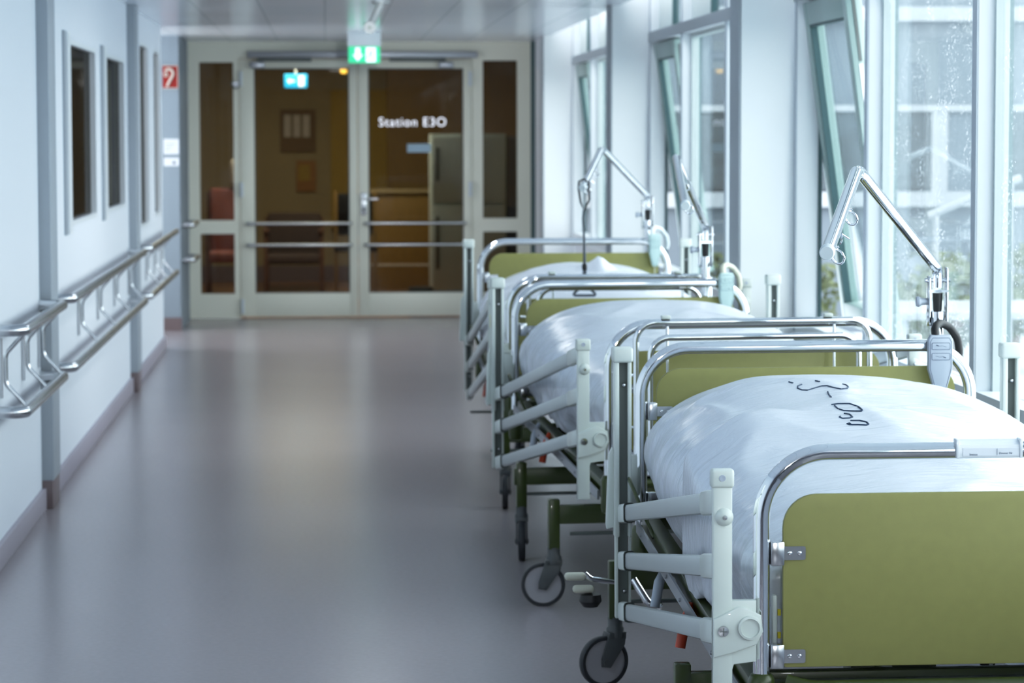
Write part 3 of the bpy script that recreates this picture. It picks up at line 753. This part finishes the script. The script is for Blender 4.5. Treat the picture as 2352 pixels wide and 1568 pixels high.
    for t in (.2, .8):
        yy = y0 + (y1 - y0) * t; b.box(-.10, .10, yy - .05, yy + .05, .24, .40, .006)
    bo = b.build('base_frame', 'green', B)
    for y in cols: MB().cyl((-.53, y + .0, .232), (.53, y + .0, .232), .006).build('brake_rod', 'slot', bo)
    for i, (sx, y) in enumerate(((legx[0], y0), (legx[1], y1), (legx[2], y0), (legx[3], y1))):
        c = MB().box(sx - .018, sx + .018, y - .018, y + .018, .185, .345, .004).build('leg', 'green', B)
        castor(B, sx, y, phis[i])
    # emergency levers hanging under the left side
    for (y, z, m, nm) in levers:
        MB().tube([(-.462, y, z + .07), (-.480, y - .01, z + .03), (-.492, y - .02, z - .03)], .012, 12, radii=[.008, .013, .012]).build(nm, m, B)
    if pedals:
        q = MB(); q.tube([(-.505, cols[1] - .01, .285), (-.585, cols[1] - .03, .30), (-.60, cols[1] - .03, .315)], .008, 10, fillet=.01)
        q.tube([(-.47, cols[1] - .05, .30), (-.43, cols[1] - .08, .235), (-.40, cols[1] - .06, .225), (-.40, cols[1] + .05, .23)], .011, 12, fillet=.02)
        qo = q.build('pedal_linkage', 'chrome', B)
        for dz_, dx in ((.0, .0), (-.035, .022)):
            MB().box(-.655 + dx, -.598 + dx, cols[1] - .045, cols[1] - .015, .297 + dz_, .318 + dz_, .009, seg=3).build('pedal_pad', 'beige', qo)
        MB().lathe([(0, .222), (.02, .224), (.031, .24), (.028, .258), (0, .262)], c=(-.585, cols[1] - .03, 0), seg=20).build('pedal_rubber', 'black', qo)
        # bracket with yellow tabs behind the foot post
        t = MB(); t.box(-.425, -.415, .012, .03, .50, .60, .003); tt = t.build('side_bracket', 'rail', B)
        k = MB(); k.box(-.414, -.408, .013, .02, .56, .572); k.box(-.414, -.408, .013, .02, .515, .527); k.build('bracket_tab', 'yellow', tt)
    # lifting pole: bracket, arm with bend, cap, wire hooks
    P0, P1, P2, P3 = [Vector(p) for p in pole]
    h = MB(); h.cyl(P0, P1 - Vector((0, 0, .10)), .0165); h.cyl(P1 - Vector((0, 0, .13)), P1 - Vector((0, 0, .085)), .02)
    ho = h.build('lifting_pole', 'chrome', B)
    k = MB()
    for s in (-1, 1): k.prism(rrect(P1.y - .017, P1.y + .017, P1.z - .125, P1.z + (.035 if s > 0 else .012), .012), 'x', P1.x + s * .024 - .0025, P1.x + s * .024 + .0025, .001)
    k.box(P1.x - .026, P1.x + .026, P1.y - .02, P1.y - .008, P1.z - .032, P1.z - .026)
    k.cyl((P1.x - .034, P1.y, P1.z), (P1.x + .034, P1.y, P1.z), .006)
    k.build('pole_bracket', 'chrome', ho)
    MB().lathe([(0, -.058), (.013, -.058), (.015, -.052), (.010, -.044), (.009, -.026)], c=(P1.x, P1.y, P1.z - .058), axis='x', seg=18).build('locking_knob', 'greyp', ho)
    MB().lathe([(.004, -.1), (.012, -.075), (.014, -.03), (.006, -.03)], c=tuple(P1 + Vector((0, 0, -.005))), seg=14).build('spring_plug', 'black', ho)
    MB().tube([P1 - Vector((0, 0, .02)), P1 + Vector((0, 0, .03)), P2, P3], .0148, 20, fillet=.055, n=10).build('pole_arm', 'chrome', ho)
    d = (P3 - P2).normalized()
    MB().tube([P3 - d * .004, P3 + d * .012, P3 + d * .017], .0164, 22, radii=[.0164, .0164, .014]).build('end_cap', 'white', ho)
    dn = (P1 - P2); dn = (dn - d * dn.dot(d)).normalized(); side = d.cross(dn).normalized()
    for frac in (.46, .90):
        base = P2 + (P3 - P2) * frac + dn * .014
        g = MB(); ring = []
        for q_ in range(15):
            an = -PI * .30 + q_ * 2 * PI / 13
            ring.append(base + dn * (.020 - .017 * math.cos(an)) + d * (.010 * math.sin(an)) + side * (.016 * math.sin(an) + .008 * q_ / 14))
        g.tube([base - dn * .004 - d * .02, base + dn * .002 - d * .012] + ring + [ring[-1] + side * .012 - dn * .004], .0026, 8)
        g.build('wire_hook', 'chrome', ho)
    base = P2 + (P3 - P2) * .66 + dn * .014
    g = MB(); g.tube([base - dn * .004, base + dn * .012 + d * .02, base + dn * .022 + d * .05, base + dn * .02 + d * .08], .0024, 8); g.tube([base + dn * .012 + d * .02, base + dn * .03 + d * .005 + side * .01], .0024, 8)
    g.build('wire_hook', 'chrome', ho)
    if rack:
        q = MB(); q.tube([(-.372, -.045, .42), (-.372, -.045, fz - .008), (.362, -.045, fz - .008), (.362, -.045, .42)], .0098, 14, fillet=.06, n=10)
        q.tube([(-.335, -.085, .46), (-.335, -.085, fz - .052), (.318, -.085, fz - .052), (.318, -.085, .46)], .0098, 14, fillet=.06, n=10)
        for x in (-.275, .25): q.cyl((x, -.045, fz - .02), (x, -.047, fz - .20), .0045)
        for z in (fz - .17, fz - .33): 
            q.cyl((-.372, -.045, z), (-.40, -.012, z), .006); q.cyl((.362, -.045, z), (.40, -.012, z), .006)
        q.cyl((-.372, -.045, .46), (-.335, -.085, .46), .006); q.cyl((.362, -.045, .46), (.318, -.085, .46), .006)
        ro = q.build('linen_rack', 'chrome', B)
        k = MB()
        for x in (-.28, .23): k.box(x - .014, x + .014, -.057, -.033, fz + .002, fz + .014, .003)
        k.build('rack_stop', 'rail', ro)
    return B

XA, YA = 1.294, 5.43
bedA = build_bed('nearest hospital bed, its olive footboard filling the lower right corner', (XA, YA), 0, .943, .899, (.67, 2.17), 0,
                 [(.368, 2.165, .50), (.368, 2.165, 1.10), (-.022, 1.27, 1.415), (-.240, .45, 1.254)], False,
                 (.2, .32, .4, 1.2), [(.95, .36, 'red', 'emergency_lever'), (1.45, .37, 'greyp', 'tilt_lever')], legx=(-.52, -.515, .52, .52), xf=-.529, xh=-.519, tilt=-.004, pedals=True)
YB0 = 8.68; yawB = math.radians(4.0)
XB = .851 + .465
bedB = build_bed('middle hospital bed with a chrome linen rack folded at its footboard', (XB, YB0), yawB, .943, .931, (.27, 1.28), .04,
                 [(.30, 2.165, .50), (.30, 2.165, 1.11), (.005, 1.25, 1.42), (-.120, .45, 1.27)], True,
                 (-.22, 1.45, 1.4, 1.7), [(1.15, .39, 'red', 'emergency_lever'), (1.40, .40, 'greyp', 'tilt_lever')], legx=(-.582, -.545, .545, .545), lift=.02, xf=-.533, xh=-.543, tilt=-.003)
XC, YC0 = .717 + .465, 11.37
bedC = build_bed('farthest hospital bed, standing nearest the glass doors', (XC, YC0), 0, 1.003, .935, (-.08, 1.5), .04,
                 [(.36, 2.165, .50), (.36, 2.165, 1.17), (.045, 1.2, 1.435), (-.10, .55, 1.275)], True,
                 (1.5, 1.4, 1.4, 1.7), [(1.0, .38, 'red', 'emergency_lever')], legx=(-.47, -.30, .5, .5), lift=.06, xf=-.515, xh=-.515, sticker=True)

# name plate on the nearest footboard rail
npo = MB().prism([(-.022, 0.), (-.0205, .012), (-.012, .019), (.002, .0215), (.002, .0195), (-.011, .0172), (-.0185, .011), (-.020, 0), (-.019, -.010), (-.0215, -.012)], 'x', -.068, .057).build('name_plate_holder', 'clear', bedA)
for v in npo.data.vertices: v.co.z += .899 - .0165
bb = MB(); bb.box(-.070, -.064, -.024, .003, .899 - .03, .899 + .007, .001); bb.box(.055, .061, -.024, .003, .899 - .03, .899 + .007, .001)
bb.build('holder_end', 'clear', npo)
cd = MB(); pr = [(-.0222, -.009), (-.0216, .006), (-.016, .0155)]
for k in range(2):
    p, q_ = pr[k], pr[k + 1]
    cd.quad((-.057, p[0] - .0006, .8825 + p[1]), (.053, p[0] - .0006, .8825 + p[1]), (.053, q_[0] - .0006, .8825 + q_[1]), (-.057, q_[0] - .0006, .8825 + q_[1]))
cd.build('name_card', 'paper', npo)
tn = Vector((0, .0006, .015)).normalized()
text_mesh('card_text', 'Station', .0058, 'line', npo, (-.0445, -.0232, .8745), (1, 0, 0), tn, .0001)
text_mesh('card_text', 'Zimmer Nr', .0058, 'line', npo, (.0135, -.0232, .8765), (1, 0, 0), tn, .0001)
k = MB(); k.box(.010, .0106, -.0236, -.0230, .875, .8875); k.build('card_rule', 'line', npo)

# ------------------------------------------------------------------ plastic-wrapped mattresses
def cover(label, bed, seed, top, crease, peak=None, x_off=0.):
    nu, nv = 140, 340
    bm = bmesh.new(); V = []
    for j in range(nv + 1):
        t = j / nv; y = .040 + t * (LB - .085)
        e0 = min(1, t / .05); e1 = min(1, (1 - t) / .06)
        ends = math.sqrt(max(0, 1 - (1 - e0) ** 2)) * math.sqrt(max(0, 1 - (1 - e1) ** 2))
        # longitudinal profile of the crown
        k = [(0, .735), (.12, .765), (.30, .79), (.46, .82), (.62, .855), (.78, .882), (.88, .878), (.95, .84), (1, .80)]
        for (ta, za), (tb, zb) in zip(k, k[1:]):
            if ta <= t <= tb:
                f = (t - ta) / (tb - ta); f = f * f * (3 - 2 * f); zt = za + (zb - za) * f; break
        zt += top
        zb = .452 + .072 * t
        w = .448 + .040 * max(0, math.sin(PI * min(1, max(0, (t - .2) / .78))))
        w = w * (.93 + .07 * ends)
        zm = .615 + .04 * t
        row = []
        for i in range(nu + 1):
            s = i / nu
            if s < .16:   f = s / .16;  x = -(w - .055 * (1 - f) ** 1.6); z = zb + (zm - zb) * f
            elif s > .84: f = (1 - s) / .16; x = (w - .055 * (1 - f) ** 1.6); z = zb + (zm - zb) * f
            else:
                th = PI * (s - .16) / .68; c = math.cos(th)
                x = -w * math.copysign(abs(c) ** .84, c); z = zm + (zt - zm) * (math.sin(th) ** .86) * (.35 + .65 * ends)
            row.append(Vector((x + x_off, y, z)))
        V.append(row)
    def normal(i, j):
        a_ = V[min(j + 1, nv)][i] - V[max(j - 1, 0)][i]; b_ = V[j][min(i + 1, nu)] - V[j][max(i - 1, 0)]
        n = b_.cross(a_); return n.normalized() if n.length > 1e-9 else Vector((0, 0, 1))
    P = [[None] * (nu + 1) for _ in range(nv + 1)]
    o3 = Vector((seed * 7.3, seed * 3.1, seed * 1.7))
    for j in range(nv + 1):
        t = j / nv
        for i in range(nu + 1):
            p = V[j][i]; n = normal(i, j); s = i / nu
            side = max(0, 1 - min(s, 1 - s) / .30)
            # long pulled folds on top, gathers low on the sides
            d = .012 * noise.noise(Vector((p.x * 2.0 + p.y * .8, p.y * 2.2 - p.x * .7, p.z * 2)) * 1.3 + o3)
            r1 = noise.noise(Vector((p.x * 2.2 + p.y * 2.0, p.y * 1.2 - p.x * 2.0, 0)) * 1.5 + o3)
            d += .007 * (1 - min(1, abs(r1) * 3.0)) ** 1.5
            lo = max(0, 1 - min(s, 1 - s) / .26)
            front = max(0, min(1, (1.0 - p.y) / .15)) if crease else .6
            r2 = noise.noise(Vector((p.y * 4.5 + p.z * 5, p.z * 6 - p.y * 2, p.x)) + o3)
            d += lo * (.30 + .70 * front) * .030 * (.4 - min(1, abs(r2) * 2.4))
            r3 = noise.noise(Vector((p.y * 9 - p.z * 7, p.z * 8 + p.y * 3, p.x + 4)) + o3)
            d += lo * (.20 + .80 * front) * .012 * (.5 - min(1, abs(r3) * 2.2))
            g4 = noise.noise(Vector((p.y * 20 + p.z * 11, p.z * 3, p.x)) + o3)
            d += .006 * max(0, min(1, (p.y - 1.15) / .3)) * max(0, 1 - abs(s - .22) / .16) * g4
            if crease:
                # folded-over flap: its free edge steps across the bed and runs down the left side
                yc = crease + .03 * noise.noise(Vector((p.x * 3, 1, 2)))
                dy = p.y - yc; fade = max(0, min(1, (.32 - p.x) / .3))
                stp = 1 / (1 + math.exp(max(-30, min(30, dy / .0045))))
                d += fade * stp * .056 * math.exp(min(0, dy) / .36) - fade * (1 - stp) * .012 * math.exp(-max(0, dy) / .15)
                q = math.exp(-((p.x + .33) / .10) ** 2) * stp * math.exp(min(0, dy) / .12); d += .026 * q
            if peak:
                q = (abs(p.x - peak[0]) / .10) + (abs(p.y - peak[1]) / .22)
                d += peak[2] * max(0, 1 - q) ** 1.3
            q = p + n * d
            lim = .470 + .029 * min(1, t * 1.15); l0 = lim - .022; ex = abs(q.x) - l0
            if ex > 0: q.x = math.copysign(l0 + .022 * math.tanh(ex / .022), q.x)
            P[j][i] = q
    vs = [[bm.verts.new(P[j][i]) for i in range(nu + 1)] for j in range(nv + 1)]
    for j in range(nv):
        for i in range(nu): bm.faces.new((vs[j][i], vs[j][i + 1], vs[j + 1][i + 1], vs[j + 1][i]))
    bm.faces.new([vs[0][i] for i in range(nu + 1)][::-1]); bm.faces.new([vs[nv][i] for i in range(nu + 1)])
    bm.faces.new([vs[j][0] for j in range(nv + 1)] + [vs[j][nu] for j in range(nv, -1, -1)])
    h = MB(); h.bm.free(); h.bm = bm
    root = empty('wrapped_mattress', label, 'mattress', tuple(bed.location), bed.rotation_euler[2], 'plastic-wrapped mattresses on the beds')
    o = h.build('plastic_cover', 'sheet', root, ang=60)
    return root, o
mA, cA = cover('white plastic-wrapped mattress on the nearest bed, marked with dark pen strokes', bedA, 1, 0, .97)
mB, cB = cover('white plastic-wrapped mattress on the middle bed', bedB, 2, .0, None)
mC, cC = cover('white plastic-wrapped mattress with a peaked fold on the farthest bed', bedC, 3, .015, None, peak=(.055, 1.45, .06))

# marker strokes on the nearest cover
bpy.context.view_layer.update()
def strokes(rootobj, cov, polys, name='marker_writing', r=.0021):
    mw = rootobj.matrix_world; inv = mw.inverted()
    bv = BVHTree.FromPolygons([v.co for v in cov.data.vertices], [tuple(p.vertices) for p in cov.data.polygons])
    eye = inv @ Vector((0, 0, EYE)); ok = 0
    for poly in polys:
        pts = []
        for (ax, ay), (bx, by) in zip(poly, poly[1:]):
            for k in range(8):
                px, py = ax + (bx - ax) * k / 8, ay + (by - ay) * k / 8
                d = (inv.to_3x3() @ pixel_ray(px, py)).normalized()
                hit, nn, idx, dist = bv.ray_cast(eye, d)
                if hit:
                    if nn.dot(d) > 0: nn = -nn
                    q_ = hit + nn * .0004
                    if not pts or (q_ - pts[-1]).length > .0015: pts.append(q_)
        # break the stroke where the surface jumps
        run = pts[:1]
        for p_ in pts[1:]:
            if (p_ - run[-1]).length > .15:
                if len(run) > 2: MB().tube(run, r, 6).build(name, 'ink', rootobj)
                run = []
            run.append(p_)
        if len(run) > 2: MB().tube(run, r, 6).build(name, 'ink', rootobj)
Z = lambda L: [(1370 + x / 3.095, 680 + y / 3.095) for x, y in L]
strokes(mA, cA, [Z(l) for l in (
    [(1368, 610), (1400, 620)], [(1556, 602), (1592, 610)],
    [(1460, 628), (1432, 640), (1430, 655), (1460, 668), (1500, 670), (1550, 655), (1600, 640), (1640, 638), (1690, 652), (1740, 662), (1780, 658), (1790, 645), (1775, 632), (1745, 625)],
    [(1645, 680), (1652, 700), (1672, 722)],
    [(1670, 772), (1720, 765), (1800, 765), (1860, 785), (1890, 810), (1885, 818), (1830, 818), (1760, 815), (1715, 800), (1690, 775)],
    [(1760, 835), (1800, 840), (1820, 860), (1800, 868), (1750, 870), (1728, 860), (1735, 853)],
    [(1805, 885), (1870, 885), (1920, 895), (1935, 910), (1920, 918), (1860, 915), (1800, 915), (1782, 908), (1800, 903), (1808, 912)])])

# ------------------------------------------------------------------ hand controls hung on the head rails
def remote(label, bed, x, zt, body, cable, h=.155, w=.066, lines=True):
    r = empty('bed_remote', label, 'remote control', tuple(bed.matrix_world @ Vector((x, LB - .036, zt))), bed.rotation_euler[2])
    o = [(-w * .40, 0), (w * .40, 0), (w * .5, -.012), (w * .5, -h * .60), (w * .26, -h + .006), (w * .2, -h), (-w * .2, -h), (-w * .26, -h + .006), (-w * .5, -h * .60), (-w * .5, -.012)]
    MB().prism(o, 'y', -.014, .012, .005).build('body', body, r)
    g = MB(); s = .86
    ol = [(x_ * s, -h / 2 + (z_ + h / 2) * .90) for x_, z_ in o]
    g.tube([(x_, -.0141, z_) for x_, z_ in ol], .0006, 6, closed=True); g.build('outline', 'line', r)
    for zc in (-.030, -.058):
        k = MB(); k.prism(rrect(-w * .37, w * .37, zc - .009, zc + .009, .003), 'y', -.0152, -.0138, .0004); ko = k.build('button_panel', body, r)
        k = MB(); k.tube([(x_, -.0153, z_) for x_, z_ in rrect(-w * .37, w * .37, zc - .009, zc + .009, .003)], .0005, 6, closed=True)
        sg = 1 if zc > -.04 else -1
        k.tube([(-w * .2 * sg, -.0153, zc + .003 * sg), (-w * .1 * sg, -.0153, zc + .001 * sg)], .0014, 6); k.tube([(-w * .1 * sg, -.0153, zc + .0005), (w * .05 * sg, -.0153, zc + .0015 * sg), (w * .22 * sg, -.0153, zc - .002 * sg)], .0004, 6)
        k.build('button_symbol', 'line', ko)
    # hook over the rail and coiled lead behind
    c = MB(); c.tube([(-.012, -.0, -.004), (-.012, .01, .022), (.008, .034, .030), (.038, .058, .018), (.064, .070, -.015), (.070, .070, -.055), (.062, .070, -.075)], .011, 14, fillet=.012); c.build('cable_loop', cable, r)
    c = MB(); c.cyl((0, 0, -h - .045), (0, 0, -h + .002), .0032); c.build('lead', 'beige', r)
    return r
bpy.context.view_layer.update()
remote('grey hand control with black cable on the nearest headboard rail', bedA, .358, .957, 'greyp', 'black')
remote('pale teal hand control with beige cable on the middle headboard rail', bedB, .365, .965, 'teal', 'beige', .158, .058)
remote('pale teal hand control on the farthest headboard rail', bedC, .385, 1.022, 'teal', 'white', .155, .056)
# strap on the farthest lifting pole
tip = bedC.matrix_world @ Vector((-.0945, .570, 1.281))
s_ = empty('trapeze_strap', 'grey strap with black loop hanging from the farthest lifting pole', 'strap', tuple(tip))
MB().tube([(-.022, .0, -.012), (-.020, 0, .017), (.0, -.002, .028), (.021, -.002, .014), (.024, -.002, -.06), (.002, -.002, -.105), (-.013, 0, -.07)], .0045, 10, closed=True).build('loop', 'black', s_)
MB().tube([(0, 0, -.104), (-.003, 0, -.14), (.002, 0, -.22), (.004, 0, -.32), (.004, 0, -.335)], .004, 10, radii=[.004, .0045, .005, .007, .007]).build('strap_web', 'strap', s_)
MB().lathe([(.007, 0), (.011, -.006), (.011, -.022), (.008, -.028)], c=(.004, 0, -.33), seg=16).build('buckle', 'black', s_)
MB().prism([(-.004, -.358), (.012, -.358), (.016, -.41), (.034, -.435), (-.026, -.435), (-.008, -.41)], 'y', -.004, .004, .001).build('handle_top', 'strap', s_)
MB().tube([(-.024, 0, -.44), (-.05, 0, -.465), (.058, 0, -.465), (.032, 0, -.44)], .006, 10, fillet=.015).build('grip', 'strap', s_)

# ------------------------------------------------------------------ outside
S(MB().box(2.3, 40, -20, 70, -.5, -.35).build('ground', 'ground', smooth=False), 'pale wet courtyard outside the windows', 'ground')
q = empty('building', 'pale panelled building wing across the courtyard', 'building', (7, 26, 0))
MB().box(-4.9, 9, 0, 6, -.4, 6).build('wall', 'facade', q, smooth=False)
def band(nm, z0, z1, m, d): MB().box(-4.62, 9, -d, 0, z0, z1).build(nm, m, q, smooth=False)
band('cornice', 2.53, 2.66, 'facadew', .12); band('ledge', 1.70, 1.76, 'facadew', .05); band('ledge', .82, .96, 'facadew', .08)
for k in range(7):
    x = -4.4 + k * 1.75; f = MB().box(x, x + 1.2, -.03, 0, .98, 1.70).build('window', 'facaded', q, smooth=False)
    MB().box(x + 1.25, x + 1.4, -.04, 0, .96, 1.70).build('window_post', 'facadew', q, smooth=False)
    f = MB().box(x, x + 1.3, -.03, 0, 2.9, 4.0).build('window', 'facaded', q, smooth=False)
def bush(lab, x, y, z, r, n=900):
    t = bmesh.new(); rnd = random.Random(int(x * 100))
    for _ in range(n):
        v = Vector((rnd.gauss(0, 1), rnd.gauss(0, 1), rnd.gauss(0, 1))).normalized() * r * rnd.uniform(.55, 1.05)
        v.x *= 1.5; v.z *= .65
        c = Vector((x, y, z)) + v; sz = rnd.uniform(.03, .07)
        e1 = Vector((rnd.uniform(-1, 1), rnd.uniform(-1, 1), rnd.uniform(-1, 1))).normalized(); e2 = e1.orthogonal().normalized()
        t.faces.new([t.verts.new(c + p) for p in (e1 * sz, e2 * sz * .5, -e1 * sz, -e2 * sz * .5)])
    h = MB(); h.bm.free(); h.bm = t
    o = empty('bush', lab, 'bush', (0, 0, 0)); h.build('foliage', 'leaf', o, smooth=False)
    MB().cyl((x, y, -.35), (x, y, z), .04).build('stem', 'woodd', o)
bush('low olive bush outside the nearest window', 4.2, 18.6, .35, .42)
bush('second olive bush beyond the nearest window', 5.3, 21.5, .30, .55)
bush('bush outside the middle window bay', 3.6, 23.5, .2, .5)
q = empty('ramp_rail', 'white sloping metal rail outside the nearest window', 'railing', (3.45, 15.6, 0))
MB().tube([(-.1, 0, 1.04), (.42, .0, 1.25)], .022, 12).build('rail', 'facadew', q)
for x, z in ((-.06, 1.04), (.36, 1.22)): MB().cyl((x, 0, -.35), (x, 0, z), .02).build('post', 'facadew', q)
q = empty('garden_table', 'white table out in the courtyard below the nearest window', 'table', (3.3, 14.4, -.35))
MB().box(-.5, .6, -.5, .5, .92, .96, .01).build('tabletop', 'facadew', q)
for sx in (-.42, .5):
    for sy in (-.42, .42): MB().cyl((sx, sy, 0), (sx, sy, .93), .025).build('leg', 'facadew', q)

# ------------------------------------------------------------------ light
w = bpy.data.worlds.new('overcast'); scene.world = w; w.use_nodes = True
bg = w.node_tree.nodes['Background']; bg.inputs['Color'].default_value = (.91, .955, 1.0, 1); bg.inputs['Strength'].default_value = 6.3
def area(name, loc, rot, sx, sy, power, col, portal=False):
    l = bpy.data.lights.new(name, 'AREA'); l.shape = 'RECTANGLE'; l.size = sx; l.size_y = sy; l.energy = power; l.color = col
    if portal: l.cycles.is_portal = True
    o = bpy.data.objects.new(name, l); COL.objects.link(o); o.location = loc; o.rotation_euler = rot
    return o
for y0, y1 in ((16.85, 21.77), (11.67, 16.57), (6.47, 11.39), (.8, 6.47)):
    area('window_portal', (2.08, (y0 + y1) / 2, 1.6), (0, math.radians(90), 0), 1.8, y1 - y0, 1, (1, 1, 1), True)
# fill added out of view over the corridor; the lounge has a luminaire
for y in (13.5,): area('corridor_fill', (.2, y, 2.24), (0, 0, 0), .3, 1.6, 12, (.92, .96, 1))
area('side_opening_fill', (-2.6, 20.9, 1.4), (0, math.radians(-90), 0), 1.6, 1.4, 60, (.92, .96, 1))  # unseen fill added in the side opening to brighten the far end
def spot(name, loc, target, power, size, rad, col):
    l = bpy.data.lights.new(name, 'SPOT'); l.energy = power; l.spot_size = math.radians(size); l.spot_blend = 1; l.shadow_soft_size = rad; l.color = col
    o = bpy.data.objects.new(name, l); COL.objects.link(o); o.location = loc
    o.rotation_euler = (Vector(target) - Vector(loc)).to_track_quat('-Z', 'Y').to_euler()
spot('corridor_fill_spot', (.375, 14.0, 2.12), (.2, 23.2, 1.1), 240, 55, .08, (.95, .98, 1))  # added fill, out of view, to brighten the door wall
spot('corridor_fill_spot', (.56, -3.0, 2.0), (1.0, 14, 1.5), 230, 60, .14, (.93, .97, 1))  # added fill from behind the camera, brightens piers and doors
area('lounge_luminaire', (-.2, 26.0, 2.49), (0, 0, 0), 1.2, 1.2, 120, (1, .92, .76))
area('office_luminaire', (-1.8, 14.2, 2.24), (0, 0, 0), .4, 1.2, 8, (1, .95, .88))
area('office_luminaire', (-1.8, 18.6, 2.24), (0, 0, 0), .4, 1.2, 5, (1, .95, .88))

scene.view_settings.view_transform = 'Standard'
scene.view_settings.look = 'None'
scene.view_settings.exposure = 0
scene.view_settings.use_curve_mapping = True
cv = scene.view_settings.curve_mapping.curves[3]
cv.points.new(.22, .195); cv.points.new(.72, .74)
scene.view_settings.curve_mapping.update()
scene.cycles.use_denoising = True
scene.cycles.max_bounces = 10
scene.cycles.diffuse_bounces = 6
scene.cycles.transparent_max_bounces = 16
scene.cycles.sample_clamp_indirect = 6
scene.cycles.caustics_reflective = False
scene.cycles.caustics_refractive = False
